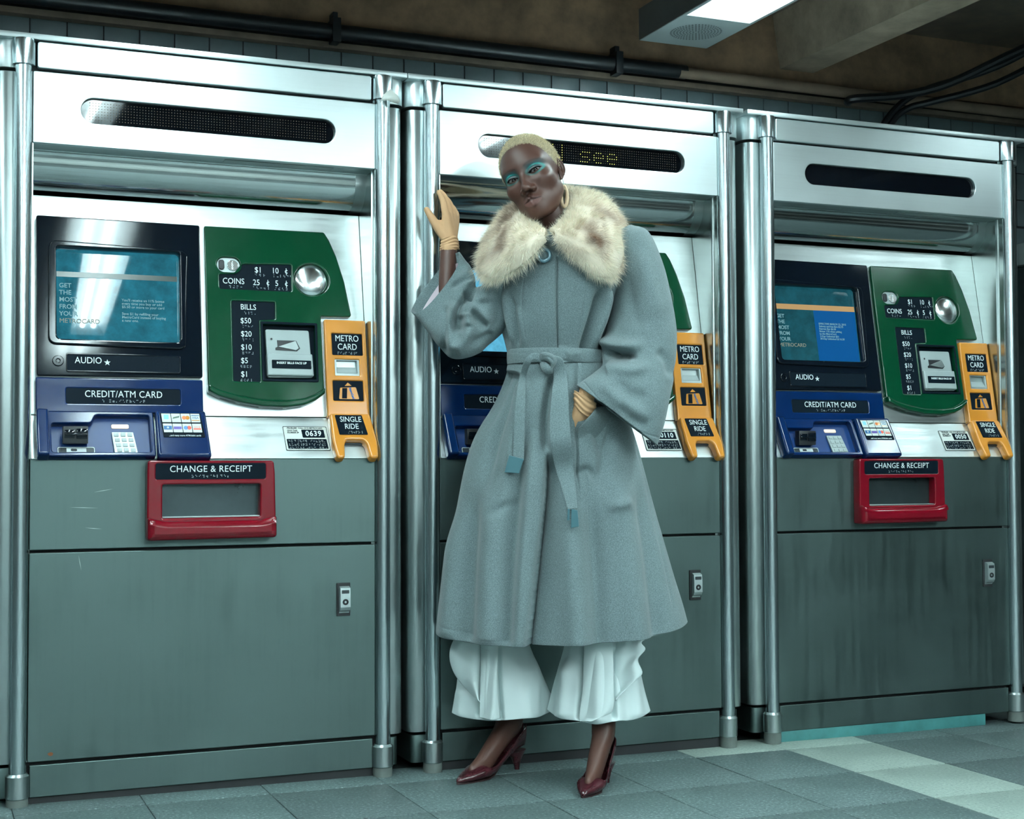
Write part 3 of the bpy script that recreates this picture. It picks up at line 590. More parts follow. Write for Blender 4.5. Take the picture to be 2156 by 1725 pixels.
# ------------------------------------------------------------------ person
DD = np.array([math.sin(.414), math.cos(.414), 0.0]); C0 = float(np.array([1.27, -.21, 0])@DD); SIDE = np.array([math.cos(.414), -math.sin(.414), 0.0]); ZZ = np.array([0, 0, 1.0])
def Pw(u, v, w):
    d = ray(u, v); return CAM + d*((C0+w-CAM@DD)/(d@DD))
def Rotm(rx, ry, rz): return np.array((Matrix.Rotation(rz, 3, 'Z') @ Matrix.Rotation(ry, 3, 'Y') @ Matrix.Rotation(rx, 3, 'X')))
def crn(A, n):
    A = np.asarray(A, float); m = len(A); t = np.linspace(0, m-1, n); i = np.minimum(t.astype(int), m-2); f = (t-i)[:, None]
    g = lambda k: A[np.clip(k, 0, m-1)]
    p0, p1, p2, p3 = g(i-1), g(i), g(i+1), g(i+2)
    p0 = np.where((i == 0)[:, None], 2*p1-p2, p0); p3 = np.where((i == m-2)[:, None], 2*p2-p1, p3)
    return .5*(2*p1+(p2-p0)*f+(2*p0-5*p1+4*p2-p3)*f*f+(3*p1-p0-3*p2+p3)*f**3)
def strokes_apply(V, Nn, strokes, front):
    u, v = PROJ(V.reshape(-1, 3)); disp = np.zeros(len(u)); fr = front.reshape(-1)
    for st in strokes:
        kind, amp, w, pts = st[:4]; taper = st[4] if len(st) > 4 else (.25, .25)
        pts = np.array(pts, float)
        if len(pts) > 2: pts = crn(pts, 4*(len(pts)-1)+1)
        seg = np.linalg.norm(np.diff(pts, axis=0), axis=1); L = seg.sum(); acc = np.concatenate([[0], np.cumsum(seg)])
        best = np.full(len(u), 1e9); sgn = np.zeros(len(u)); tt = np.zeros(len(u))
        for i in range(len(seg)):
            a, b = pts[i], pts[i+1]; d = (b-a)/max(seg[i], 1e-6); x = (u-a[0])*d[0]+(v-a[1])*d[1]; xc = np.clip(x, 0, seg[i])
            dx, dy = u-(a[0]+xc*d[0]), v-(a[1]+xc*d[1]); q = np.hypot(dx, dy); m = q < best
            best = np.where(m, q, best); sgn = np.where(m, np.sign(dx*(-d[1])+dy*d[0]), sgn); tt = np.where(m, (acc[i]+xc)/L, tt)
        ta = np.clip(tt/max(taper[0], 1e-3), 0, 1) if taper[0] else 1; tb = np.clip((1-tt)/max(taper[1], 1e-3), 0, 1) if taper[1] else 1
        ta = ta*ta*(3-2*ta) if taper[0] else 1; tb = tb*tb*(3-2*tb) if taper[1] else 1
        if kind == 'r': f = np.exp(-(best/w)**2)
        elif kind == 'L': f = np.where(sgn > 0, np.exp(-(best/w)), 0)     # falls off on the left of a downward path's right..
        elif kind == 'R': f = np.where(sgn < 0, np.exp(-(best/w)), 0)
        disp += amp*f*ta*tb*fr
    return V+Nn*disp.reshape(V.shape[:-1])[..., None]
def loft(name, rings, nu=96, nv=60, strokes=(), closed=True, a0=0, a1=2*math.pi, pw=2.0, extra=None, clampy=None, caps=False):
    """rings: (Lu,Lv,Ru,Rv,w,hf,hb,dx,dz)"""
    D = []
    for r in rings:
        r = list(r)+[0]*(9-len(r)); L = Pw(r[0], r[1], r[4]); R = Pw(r[2], r[3], r[4]); D.append(np.concatenate([L, R, [r[5], r[6] or r[5], r[7], r[8]]]))
    D = crn(D, nv); L, R = D[:, :3], D[:, 3:6]; c = (L+R)/2; ax = (R-L)/2
    a = np.linspace(a0, a1, nu+1)[:-1] if closed else np.linspace(a0, a1, nu)
    if closed:                      # more columns at the front (angle -90deg)
        a = a-.42*np.sin(2*(a+math.pi/2))/2*0-.45*np.sin(a+math.pi/2)
    ca, sa = np.cos(a), np.sin(a)
    ex = 2.0/pw; ca2 = np.sign(ca)*np.abs(ca)**ex; sa2 = np.sign(sa)*np.abs(sa)**ex
    hf, hb = D[:, 6], D[:, 7]; dep = np.where(sa[None] < 0, hf[:, None], hb[:, None])*sa2[None]
    V = c[:, None]+ax[:, None]*ca2[None, :, None]+dep[..., None]*DD
    V = V+np.where(sa[None] < 0, -sa[None], -.6*sa[None])[..., None]*(D[:, 8][:, None, None]*SIDE+D[:, 9][:, None, None]*ZZ if D.shape[1] > 9 else 0)
    al = np.linalg.norm(ax, axis=1)
    Nn = (ca[None, :, None]*(ax/al[:, None])[:, None])+((sa[None]*al[:, None]/np.maximum(dep*0+np.where(sa[None] < 0, hf[:, None], hb[:, None]), .01)).clip(-3, 3))[..., None]*DD
    Nn /= np.linalg.norm(Nn, axis=2)[..., None]
    front = np.clip(-sa*3+.6, 0, 1)[None]*np.ones((len(D), 1))
    if extra is not None: V = extra(V, Nn, a, np.linspace(0, 1, nv))
    if strokes: V = strokes_apply(V, Nn, strokes, front)
    if clampy is not None: V[..., 1] = np.minimum(V[..., 1], clampy)
    F = []; M = len(a)
    for i in range(nv-1):
        for k in range(M if closed else M-1): F.append((i*M+k, (i+1)*M+k, (i+1)*M+(k+1) % M, i*M+(k+1) % M))
    if caps: F.append(tuple(range(M))); F.append(tuple(range((nv-1)*M, nv*M))[::-1])
    me = bpy.data.meshes.new(name); me.from_pydata(V.reshape(-1, 3).tolist(), [], F); me.update(); smooth(me); return me
def thick(o, t, off=-1, sub=0):
    m = o.modifiers.new('thickness', 'SOLIDIFY'); m.thickness = t; m.offset = off
    if sub: s = o.modifiers.new('soft', 'SUBSURF'); s.levels = s.render_levels = sub
    return o
def ribbon(name, pts, th=.003, nu=20, nv=50, clampy=None):
    """pts: (Lu,Lv,Ru,Rv,w)"""
    return loft(name, [(a, b, c, d, w, th, th) for a, b, c, d, w in pts], nu, nv, pw=3.5, caps=True)
# -- materials
def wool(name, c, lc, dc):
    m, t, b = nt(name); v = coord(t); f = noise_n(t, v, 1300, 2, .6); g = noise_n(t, coord(t, (1, 1, .7)), 560, 3, .7); h = noise_n(t, v, 7, 3)
    mx = t.nodes.new('ShaderNodeMath'); mx.operation = 'MULTIPLY_ADD'; t.links.new(f, mx.inputs[0]); mx.inputs[1].default_value = .5
    m2 = t.nodes.new('ShaderNodeMath'); m2.operation = 'MULTIPLY'; m2.inputs[1].default_value = .5; t.links.new(g, m2.inputs[0]); t.links.new(m2.outputs[0], mx.inputs[2])
    rr = ramp(t, mx.outputs[0], [(.38, dc), (.5, c), (.62, lc)]); t.links.new(rr.outputs[0], b.inputs['Base Color']); b.inputs['Roughness'].default_value = .95
    b.inputs['Specular IOR Level'].default_value = .15; b.inputs['Sheen Weight'].default_value = .25; b.inputs['Sheen Roughness'].default_value = .5
    bump(t, b, mx.outputs[0], .5, .0016); return m
MT['wool'] = wool('grey_wool', (.142, .188, .196), (.225, .29, .30), (.078, .108, .116))
MT['woolin'] = wool('grey_wool_facing', (.15, .20, .21), (.24, .30, .31), (.07, .1, .11))
MT['lining'] = plain('pale_pink_lining', (.62, .50, .56), .3, bst=.2, bsc=40)
MT['trouser'] = plain('white_satin', (.72, .82, .82), .55, bst=.05, bsc=300); MT['trouser'].node_tree.nodes['Principled BSDF'].inputs['Sheen Weight'].default_value = .2
MT['glove'] = plain('tan_jersey_glove', (.60, .35, .185), .75, bst=.15, bsc=700)
MT['shoe'] = plain('burgundy_leather', (.048, .008, .012), .25, coat=.35, bst=.1, bsc=140, var=.2)
MT['shoein'] = plain('shoe_inner', (.02, .006, .006), .6); MT['stack'] = plain('stacked_heel', (.20, .09, .05), .5)
MT['clip'] = plain('teal_metal_tip', (.10, .22, .26), .28, .6); MT['button'] = plain('blue_grey_button', (.16, .28, .34), .18, .35, coat=.6)
MT['horn'] = plain('cream_hoop', (.72, .52, .33), .35, bst=.4, bsc=900)
def vcol(name, r, spec=.5, sss=0, bst=.0, bsc=600, attr='Col', sheen=0):
    m, t, b = nt(name); a = t.nodes.new('ShaderNodeVertexColor'); a.layer_name = attr; t.links.new(a.outputs[0], b.inputs['Base Color'])
    b.inputs['Roughness'].default_value = r; b.inputs['Specular IOR Level'].default_value = spec; b.inputs['Sheen Weight'].default_value = sheen
    if sss: b.inputs['Subsurface Weight'].default_value = sss; b.inputs['Subsurface Radius'].default_value = (.004, .002, .001); b.inputs['Subsurface Scale'].default_value = 1
    if bst: bump(t, b, noise_n(t, coord(t), bsc, 3), bst, .0006)
    return m
MT['skin'] = vcol('dark_brown_skin', .46, .42, 0, .15, 900); MT['fur'] = vcol('cream_fur', .85, .2, sheen=.3); MT['furbase'] = vcol('cream_fur_base', .95, .1)
MT['hair'] = vcol('cropped_blond_hair', .7, .3)
MT['sclera'] = plain('eye_white', (.24, .225, .22), .2); MT['iris'] = plain('dark_iris', (.008, .004, .003), .06); 
person = empty('person', (1.27, -.2, slope(1.27))); _pinv = Matrix.Translation((-1.27, .2, -slope(1.27)))
tag(person, 'woman in a belted grey wool coat with cream fur collar, leaning on a steel post', 'person')
def PA(name, me, mat, par=None, lab=None):
    if isinstance(mat, str): mat = MT[mat]
    o = link(name, me, mat, par or person)
    me.transform(_pinv)
    if lab: o['label'] = lab
    return o
def setcol(me, cols, name='Col'):
    a = me.color_attributes.new(name, 'FLOAT_COLOR', 'POINT'); c = np.ones((len(me.vertices), 4)); c[:, :3] = cols; a.data.foreach_set('color', c.ravel())
SKIN = np.array([.082, .034, .024])
# -- head from smooth distance shapes, shot as a ray-height surface
HR = Rotm(.053, -.372, -.775); HP = np.array([1.262, -.239, 1.566])
def smin(a, b, k):
    h = np.clip(.5+.5*(b-a)/k, 0, 1); return b*(1-h)+a*h-k*h*(1-h)
def ell(p, c, r):
    q = (p-np.array(c))/np.array(r); n = np.linalg.norm(q, axis=-1); return (n-1)*n/np.maximum(np.linalg.norm(q/np.array(r), axis=-1), 1e-6)
def cap_(p, a, b, ra, rb):
    a, b = np.array(a), np.array(b); d = b-a; t = np.clip(((p-a)@d)/(d@d), 0, 1); return np.linalg.norm(p-(a+t[..., None]*d), axis=-1)-(ra+(rb-ra)*t)
EX, EY = .0325, -.0735
def head_sdf(p):
    s = p.copy(); s[..., 0] = np.abs(s[..., 0])
    d = ell(p, (0, .012, .036), (.0745, .095, .088))
    d = smin(d, ell(p, (0, -.024, .022), (.064, .068, .080)), .025)
    d = smin(d, ell(p, (0, -.032, -.035), (.054, .058, .060)), .025)
    d = smin(d, ell(p, (0, -.030, -.066), (.045, .053, .043)), .025)
    d = smin(d, cap_(s, (.046, -.006, -.052), (.012, -.068, -.101), .016, .012), .035)
    d = smin(d, ell(p, (0, -.077, -.099), (.019, .016, .016)), .022)
    d = smin(d, ell(s, (.042, -.060, -.026), (.020, .021, .015)), .030)
    d = smin(d, cap_(s, (.0, -.082, .022), (.046, -.067, .025), .0055, .006), .022)
    d = smin(d, ell(p, (0, -.072, -.072), (.028, .024, .022)), .018)
    d = -smin(-d, ell(s, (EX, -.0985, .000), (.019, .016, .0130)), .014)
    d = smin(d, np.linalg.norm(s-np.array([EX, EY+.0005, 0]), axis=-1)-.0165, .006)
    d = smin(d, cap_(p, (0, -.082, .012), (0, -.1105, -.036), .0050, .0080), .014)
    d = smin(d, np.linalg.norm(p-np.array([0, -.1125, -.0415]), axis=-1)-.0102, .009)
    d = smin(d, ell(s, (.0150, -.0985, -.0460), (.0080, .0100, .0070)), .009)
    d = -smin(-d, ell(s, (.0068, -.1085, -.0525), (.0038, .0055, .0034)), .004)
    d = smin(d, cap_(s, (.0225, -.0875, -.0742), (.0048, -.0985, -.0675), .0026, .0060), .007)
    d = smin(d, cap_(s, (.0180, -.0880, -.0788), (.0, -.0975, -.0825), .0036, .0084), .006)
    ml = -.0738+.0012*np.cos(np.clip(s[..., 0]/.022, 0, 1)*math.pi*1.4)
    q = p.copy(); q[..., 2] = q[..., 2]-ml
    d = -smin(-d, ell(q, (0, -.1035, 0), (.0235, .0150, .0012)), .0022)
    return d
def lid_open(s):
    x = (s[..., 0]-EX); z = s[..., 2]+.0005-.10*x; xx = x/.0180
    up = .0037*np.clip(1-xx*xx, 0, 1)**.75; lo = .0046*np.clip(1-xx*xx, 0, 1)**.9
    return np.maximum(z-up, -z-lo), x, z, xx
nth, nph = 420, 520
th = np.linspace(.0005, math.pi-.0005, nth); ph = np.linspace(0, 2*math.pi, nph, endpoint=False)
ph = ph+.55*np.sin(ph)                                  # denser around the face (phi = pi is -Y)
th2 = th
CT = np.array([0, -.02, -.01])
dirs = np.stack([np.sin(th2)[:, None]*np.sin(ph)[None], np.sin(th2)[:, None]*np.cos(ph)[None], np.cos(th2)[:, None]*np.ones_like(ph)[None]], -1)
tr = np.full(dirs.shape[:2], .175)
for it in range(46):
    dd_ = head_sdf(CT+dirs*tr[..., None]); tr = np.maximum(tr-np.clip(dd_*.75, -.004, .05), .02)
def gblur(A, k, it):
    for _ in range(it):
        A = (np.roll(A, 1, 1)+np.roll(A, -1, 1)+2*A)/4; B = A.copy(); B[1:-1] = (A[:-2]+A[2:]+2*A[1:-1])/4; A = B
    return A
HV = CT+dirs*tr[..., None]; s_ = np.abs(HV*[1, 0, 0])+HV*[0, 1, 1]
face = (HV[..., 1] < -.05)
soft = gblur(tr, 1, 26); soft2 = gblur(tr, 1, 8)
near = np.exp(-((s_[..., 0]/.026)**4)-(((HV[..., 2]+.062)/.024)**4))*face          # nose base and mouth keep their detail
near = np.maximum(near, np.exp(-((s_[..., 0]-EX)/.020)**4-(HV[..., 2]/.012)**4)*face)
tr = soft*(1-near)+soft2*near
HV = CT+dirs*tr[..., None]; s_ = np.abs(HV*[1, 0, 0])+HV*[0, 1, 1]
op, x_, z_, xx_ = lid_open(s_); inside = np.clip(-op/.0007, 0, 1)*face*(np.abs(xx_) < 1)
crease = np.exp(-((z_-(.0092-.0035*xx_**2))/.0013)**2)*np.clip(1.25-np.abs(xx_), 0, 1)*face
rim = np.exp(-((op-.0006)/.0009)**2)*(np.abs(xx_) < 1.1)*face
tr = tr-.0095*inside-.0011*crease+.0006*rim
HV = CT+dirs*tr[..., None]
HVf = HV.reshape(-1, 3)
F = []
for i in range(nth-1):
    for k in range(nph): F.append((i*nph+k, (i+1)*nph+k, (i+1)*nph+(k+1) % nph, i*nph+(k+1) % nph))
F.append(tuple(range(nph))[::-1]); F.append(tuple(range((nth-1)*nph, nth*nph)))
def head_cols(p):
    s = p.copy(); s[:, 0] = np.abs(s[:, 0]); c = np.tile(SKIN, (len(p), 1)).astype(float)
    def mix(m, col):
        nonlocal c
        m = np.clip(m, 0, 1)[:, None]; c = c*(1-m)+np.array(col)*m
    fr = (s[:, 1] < -.05)
    op, x, z, xx = lid_open(s)
    mix(np.exp(-((x-.003)/.0235)**4-((z-.0105)/.0110)**4)*fr*.9, (.003, .055, .065))
    rg = np.hypot((x-.001)/.0215, (z-.0015)/.0122); ang_ = np.arctan2(z-.001, x)
    mix(np.exp(-((rg-1)/.15)**2)*fr*np.clip(.65+.35*np.cos(ang_-.6), 0, 1)*.95, (.005, .22, .20))
    mix(np.exp(-((rg-.92)/.12)**2)*fr*(z < 0)*.3, (.006, .11, .12))
    mix(np.exp(-((x+.001)/.013)**4-((z-.0072)/.0020)**4)*fr*.6, (.16, .15, .15))
    bz = .0255-.004*(x/.02)**2; mix(np.exp(-((z-bz)/.0026)**2)*(np.abs(x-.003) < .024)*fr*.6, (.018, .010, .008))
    mix(np.exp(-((op-.0002)/.0010)**2)*(np.abs(xx) < 1.12)*fr*np.where(z > 0, .95, .55), (.004, .004, .006))
    mix((op < 0)*(np.abs(xx) < 1)*fr*.8, (.01, .004, .004))
    u_ = s[:, 0]/.0255; mz = -.0738; a1 = np.clip((s[:, 2]-mz+.001)/.0015, 0, 1)*np.clip((mz+.0130-.0100*u_**2-s[:, 2])/.0012, 0, 1)*(u_ < 1)*(s[:, 1] < -.083)
    a2 = np.clip((mz-s[:, 2])/.0012, 0, 1)*np.clip((s[:, 2]-(mz-.0170+.012*u_**2))/.0015, 0, 1)*(u_ < .98)*(s[:, 1] < -.083)
    mix(a1*.7, (.075, .028, .024)); mix(a2*.8, (.14, .060, .052)); mix(np.exp(-((s[:, 2]-mz)/.0011)**2)*(u_ < .95)*(s[:, 1] < -.08)*.8, (.015, .005, .005))
    return c
# hair mask in head space
def hair_mask(p):
    x, y, z = np.abs(p[:, 0]), p[:, 1], p[:, 2]
    line = np.interp(y, [-.12, -.085, -.070, -.052, -.040, -.018, .004, .02, .06, .12], [.088, .082, .074, .050, .030, .012, .004, -.022, -.048, -.055])
    line = np.maximum(line, np.where(y < -.05, .085-.9*np.clip(x-.035, 0, 1)*0, -1)) if 0 else line
    return z-line+.0012*np.sin(x*720)+.0012*np.sin(y*680)
hm = hair_mask(HVf)
hc = head_cols(HVf); hcm = np.clip(hm/.010, 0, 1)[:, None]; hc = hc*(1-.75*hcm)+.75*hcm*np.array([.50, .42, .28])
# ears
def ear(sgn):
    nu_, nv_ = 34, 46; V = []
    for i in range(nv_):
        t = i/(nv_-1); z = .030-.062*t
        wd = .034*(math.sin(math.pi*min(1, (t*.96+.03)))**.55)*(1-.38*t); off = .004*math.sin(math.pi*t)
        for k in range(nu_):
            s = k/(nu_-1); y = s*wd-.006+off*0
            r = math.hypot((s-.52)/.5, (t-.40)/.50); rim = math.exp(-((r-.86)/.13)**2); conc = math.exp(-(math.hypot((s-.40)/.27, (t-.47)/.21))**2*1.2)
            anti = math.exp(-((math.hypot((s-.36)/.36, (t-.46)/.36)-1)/.2)**2)
            trag = math.exp(-((s-.06)/.12)**2-((t-.52)/.09)**2); lobe = math.exp(-((t-.88)/.12)**2)
            edge = 1 if s < .93 else max(0, 1-(s-.93)/.07*.9)
            x = .0705+.40*y+(.0055*rim+.0035*anti-.0085*conc+.004*trag+.0015*lobe)*edge
            V.append((sgn*x, y+.004-.10*(t-.5)*.06, z-.002))
    F2 = []
    for i in range(nv_-1):
        for k in range(nu_-1):
            f = (i*nu_+k, i*nu_+k+1, (i+1)*nu_+k+1, (i+1)*nu_+k); F2.append(f[::-1] if sgn > 0 else f)
    return V, F2
bmh = bmesh.new()
me = bpy.data.meshes.new('t'); me.from_pydata(HVf.tolist(), [], F); setcol(me, hc); 
ears = []
for sg in (1, -1):
    V, F2 = ear(sg); e = bpy.data.meshes.new('e'); e.from_pydata(V, [], F2)
    bb = bmesh.new(); bb.from_mesh(e); g = bmesh.ops.solidify(bb, geom=bb.faces[:], thickness=.0038); bmesh.ops.smooth_vert(bb, verts=bb.verts, factor=.5, use_axis_x=True, use_axis_y=True, use_axis_z=True); bb.to_mesh(e); bb.free()
    setcol(e, np.tile(SKIN*1.0, (len(e.vertices), 1))); ears.append(e)
HM = Matrix.Translation(Vector(HP)) @ Matrix(HR.tolist()).to_4x4()
for m_ in [me]+ears: m_.transform(HM); bmh.from_mesh(m_)
hw = lambda p: np.asarray(p)@HR.T+HP
# -- limbs and trunk, grown with the skin modifier
J = {}
def jp(n, p, r, r2=None): J[n] = (np.array(p, float), r, r2 or r)
jp('pelvis', Pw(1172, 850, .01), .095, .07); jp('waist', Pw(1172, 750, .01), .072, .055); jp('chest', Pw(1180, 620, .01), .095, .065); jp('upper', Pw(1182, 545, .01), .085, .055)
jp('neck0', Pw(1174, 500, .0), .060, .055); jp('neck1', Pw(1162, 455, -.008), .050, .048); jp('neck2', HP+HR@np.array([0, .012, -.055]), .048); jp('skull', HP+HR@np.array([0, .02, 0]), .04)
jp('shL', Pw(1085, 590, .02), .035); jp('elL', Pw(962, 712, .0), .020); jp('foL', Pw(940, 620, .024), .024); jp('wrL', P(945, 524, -.062), .023, .026); jp('haL', P(944, 508, -.055), .02)
jp('shR', Pw(1300, 535, .01), .045); jp('elR', Pw(1360, 730, .0), .032); jp('foR', Pw(1285, 790, -.07), .034); jp('wrR', Pw(1243, 826, -.115), .022, .020); jp('haR', Pw(1238, 838, -.118), .018)
SHOES = [dict(T=(1.064, -.178, slope(1.06)), H=(1.312, -.040, slope(1.31)), n='left'), dict(T=(1.298, -.436, slope(1.3)), H=(1.455, -.275, slope(1.45)), n='right')]
def foot_frame(S_):
    T, H = np.array(S_['T']), np.array(S_['H']); a = H-T; L = np.linalg.norm(a); a /= L; b = np.cross(ZZ, a); b /= np.linalg.norm(b); return T, a, b, L
for S_, kn, hp in ((SHOES[0], Pw(1035, 1180, .02), Pw(1120, 900, .0)), (SHOES[1], Pw(1285, 1170, -.02), Pw(1225, 900, .0))):
    T, a, b, L = foot_frame(S_); n = S_['n']
    jp(n+'hip', hp, .085); jp(n+'knee', kn, .056); jp(n+'calf', (kn*.6+(T+a*L*.78+ZZ*.15)*.4), .048); jp(n+'shin', T+a*L*.80+ZZ*.205, .031); jp(n+'ankle', T+a*L*.79+ZZ*.135, .028, .033); jp(n+'heel', T+a*L*.86+ZZ*.09, .024)
    jp(n+'inst', T+a*L*.56+ZZ*.082, .0265, .030); jp(n+'ball', T+a*L*.36+ZZ*.034, .020, .032); jp(n+'toe', T+a*L*.17+ZZ*.017, .010, .022)
ED = [('pelvis', 'waist'), ('waist', 'chest'), ('chest', 'upper'), ('upper', 'neck0'), ('neck0', 'neck1'), ('neck1', 'neck2'), ('neck2', 'skull'), ('upper', 'shL'), ('shL', 'elL'), ('elL', 'foL'), ('foL', 'wrL'), ('wrL', 'haL'),
      ('upper', 'shR'), ('shR', 'elR'), ('elR', 'foR'), ('foR', 'wrR'), ('wrR', 'haR')]
for n in ('left', 'right'): ED += [('pelvis', n+'hip'), (n+'hip', n+'knee'), (n+'knee', n+'calf'), (n+'calf', n+'shin'), (n+'shin', n+'ankle'), (n+'ankle', n+'heel'), (n+'ankle', n+'inst'), (n+'inst', n+'ball'), (n+'ball', n+'toe')]
def skinned(Jd, Ed, root, sub=2):
    names = list(Jd); ix = {n: i for i, n in enumerate(names)}
    m = bpy.data.meshes.new('sk'); m.from_pydata([tuple(Jd[n][0]) for n in names], [(ix[a], ix[b]) for a, b in Ed], [])
    o = bpy.data.objects.new('sk', m); COL.objects.link(o); o.modifiers.new('s', 'SKIN'); lay = m.skin_vertices[0] if m.skin_vertices else None
    if lay is None:
        bm_ = bmesh.new(); bm_.from_mesh(m); bm_.verts.layers.skin.verify(); bm_.to_mesh(m); bm_.free(); lay = m.skin_vertices[0]
    for i, n in enumerate(names): lay.data[i].radius = (Jd[n][1], Jd[n][2]); lay.data[i].use_root = (n == root)
    sb = o.modifiers.new('b', 'SUBSURF'); sb.levels = sub
    dg = bpy.context.evaluated_depsgraph_get(); out = bpy.data.meshes.new_from_object(o.evaluated_get(dg)); bpy.data.objects.remove(o); return out
bd_ = skinned(J, ED, 'pelvis'); setcol(bd_, np.tile(SKIN, (len(bd_.vertices), 1))); bmh.from_mesh(bd_)
bme = bpy.data.meshes.new('body'); bmh.to_mesh(bme); bmh.free(); smooth(bme)
body = PA('body', bme, 'skin')
# eyes
for sg in (1, -1):
    c = hw([sg*EX, EY+.0012, -.0004]); gz = CAM-c; gz /= np.linalg.norm(gz); up_ = np.cross(gz, SIDE); up_ /= np.linalg.norm(up_); sd = np.cross(up_, gz)
    V = []; F3 = []; mi = []; R0 = .0134; ang = [0, .10, .2, .3, .4, .5, .53, .7, 1.0, 1.4, 1.9, 2.4, 3.0]
    for a_ in ang:
        rr_ = R0+(.0005 if a_ < .4 else 0)
        for k in range(32): V.append(c+rr_*(gz*math.cos(a_)+math.sin(a_)*(sd*math.cos(k*math.pi/16)+up_*math.sin(k*math.pi/16))))
    for i in range(len(ang)-1):
        for k in range(32): F3.append((i*32+k, (i+1)*32+k, (i+1)*32+(k+1) % 32, i*32+(k+1) % 32)); mi.append(1 if ang[i] < .5 else 0)
    F3.append(tuple(range(32))); mi.append(1)
    em = mesh('eye', V, F3, True, None); em.materials.append(MT['sclera']); em.materials.append(MT['iris']); em.polygons.foreach_set('material_index', mi[:len(em.polygons)])
    PA('eye', em, None)
# -- strands helper
def strands(name, roots, dirs_, norms, length, width, cols, curl=.0, seg=3, grav=0.0, rng=np.random.RandomState(5)):
    n = len(roots); L = (length*(.6+.8*rng.rand(n)))[:, None]; w = (width*(.7+.6*rng.rand(n)))[:, None]
    side = np.cross(dirs_, rng.randn(n, 3)); side /= np.maximum(np.linalg.norm(side, axis=1)[:, None], 1e-6)
    bend = rng.randn(n, 3)*curl
    rows = []
    for s in range(seg+1):
        t = s/seg; p = roots+L*(dirs_*t+bend*t*t)+norms*0+np.array([0, 0, -grav])*L*t*t; wd = w*(1-t)**.7+w*.08
        rows += [p-side*wd, p+side*wd]
    V = np.stack(rows, 1); V = V.reshape(-1, 3); k = 2*(seg+1); b = (np.arange(n)*k)[:, None]
    F = np.concatenate([np.stack([b[:, 0]+2*s, b[:, 0]+2*s+1, b[:, 0]+2*s+3, b[:, 0]+2*s+2], 1) for s in range(seg)])
    me = bpy.data.meshes.new(name); me.vertices.add(len(V)); me.vertices.foreach_set('co', V.ravel()); me.loops.add(F.size); me.polygons.add(len(F))
    me.loops.foreach_set('vertex_index', F.ravel().astype(np.int32)); me.polygons.foreach_set('loop_start', np.arange(0, F.size, 4, dtype=np.int32)); me.polygons.foreach_set('loop_total', np.full(len(F), 4, np.int32))
    me.update(); me.validate(); setcol(me, np.repeat(cols, k, axis=0)); return me
# cropped hair: displaced cap plus short tufts
idx = np.where(hm > .001)[0]
rng = np.random.RandomState(7)
nrm = (HVf-np.array([0, .01, .02])); nrm /= np.linalg.norm(nrm, axis=1)[:, None]
arr = np.sin(th2)[idx//nph]; pr = arr*tr.reshape(-1)[idx]**2; pr = pr*(1/(1+.55*np.cos(np.linspace(0, 2*math.pi, nph, endpoint=False)))[idx % nph])**-1; pr = pr/pr.sum()
ch = rng.choice(idx, 52000, p=pr); base = HVf[ch]+rng.randn(len(ch), 3)*.0006; nn = nrm[ch]+rng.randn(len(ch), 3)*1.1; nn /= np.linalg.norm(nn, axis=1)[:, None]
fade = np.clip(hm[ch]/.02, .35, 1); tone = rng.rand(len(ch))[:, None]; hcol = np.array([.84, .72, .49])*(.5+.65*tone)
hs = strands('hair', hw(base), nn@HR.T, nrm[ch]@HR.T,   .0027*fade, .00050, hcol, .7, 2, 0, rng)
tag(PA('hair', hs, 'hair', None, 'cropped pale blond hair'), kind='stuff')
# earrings
for sg, nm in ((1, 'hoop earring at the exposed ear'), (-1, 'hoop earring half hidden behind the jaw')):
    if sg > 0: a0_ = P(1183, 372, hw([.075, .015, -.03])[1]); cen = P(1188, 413, a0_[1]-.006); rx, rz = .0100, .0290
    else: a0_ = P(1090, 425, HP[1]+.055); cen = P(1095, 443, HP[1]+.03); rx, rz = .008, .024
    V = []; n1, n2 = 40, 12
    for i in range(n1):
        t = 2*math.pi*i/n1; tk = .0030+.0022*(1-math.sin(t))/2*1.3
        for k in range(n2):
            q = 2*math.pi*k/n2; rr_ = 1+0; V.append(cen+SIDE*((rx-.002)*math.cos(t)+tk*math.cos(q)*math.cos(t))+ZZ*((rz-.002)*math.sin(t)+tk*math.cos(q)*math.sin(t))+DD*(tk*.8*math.sin(q)))
    Fe = [(i*n2+k, ((i+1) % n1)*n2+k, ((i+1) % n1)*n2+(k+1) % n2, i*n2+(k+1) % n2) for i in range(n1) for k in range(n2)]
    e_ = PA('earring', mesh('earring', V, Fe, True, None), 'horn', None, nm)
    top = cen+ZZ*rz
    PA('chain', tube('chain', [a0_, (a0_+top)/2, top], .0009, 6), 'silver', e_)
    PA('stud', lathe('stud', [(.0001, .0026), (.0019, .0012), (.0019, -.0012), (.0001, -.0026)], 10), 'silver', e_).location = Vector(a0_)-Vector((1.27, -.2, slope(1.27)))*0
    e_.children[-1].data.transform(Matrix.Translation((0, 0, 0)))
    e_.children[-1].location = a0_
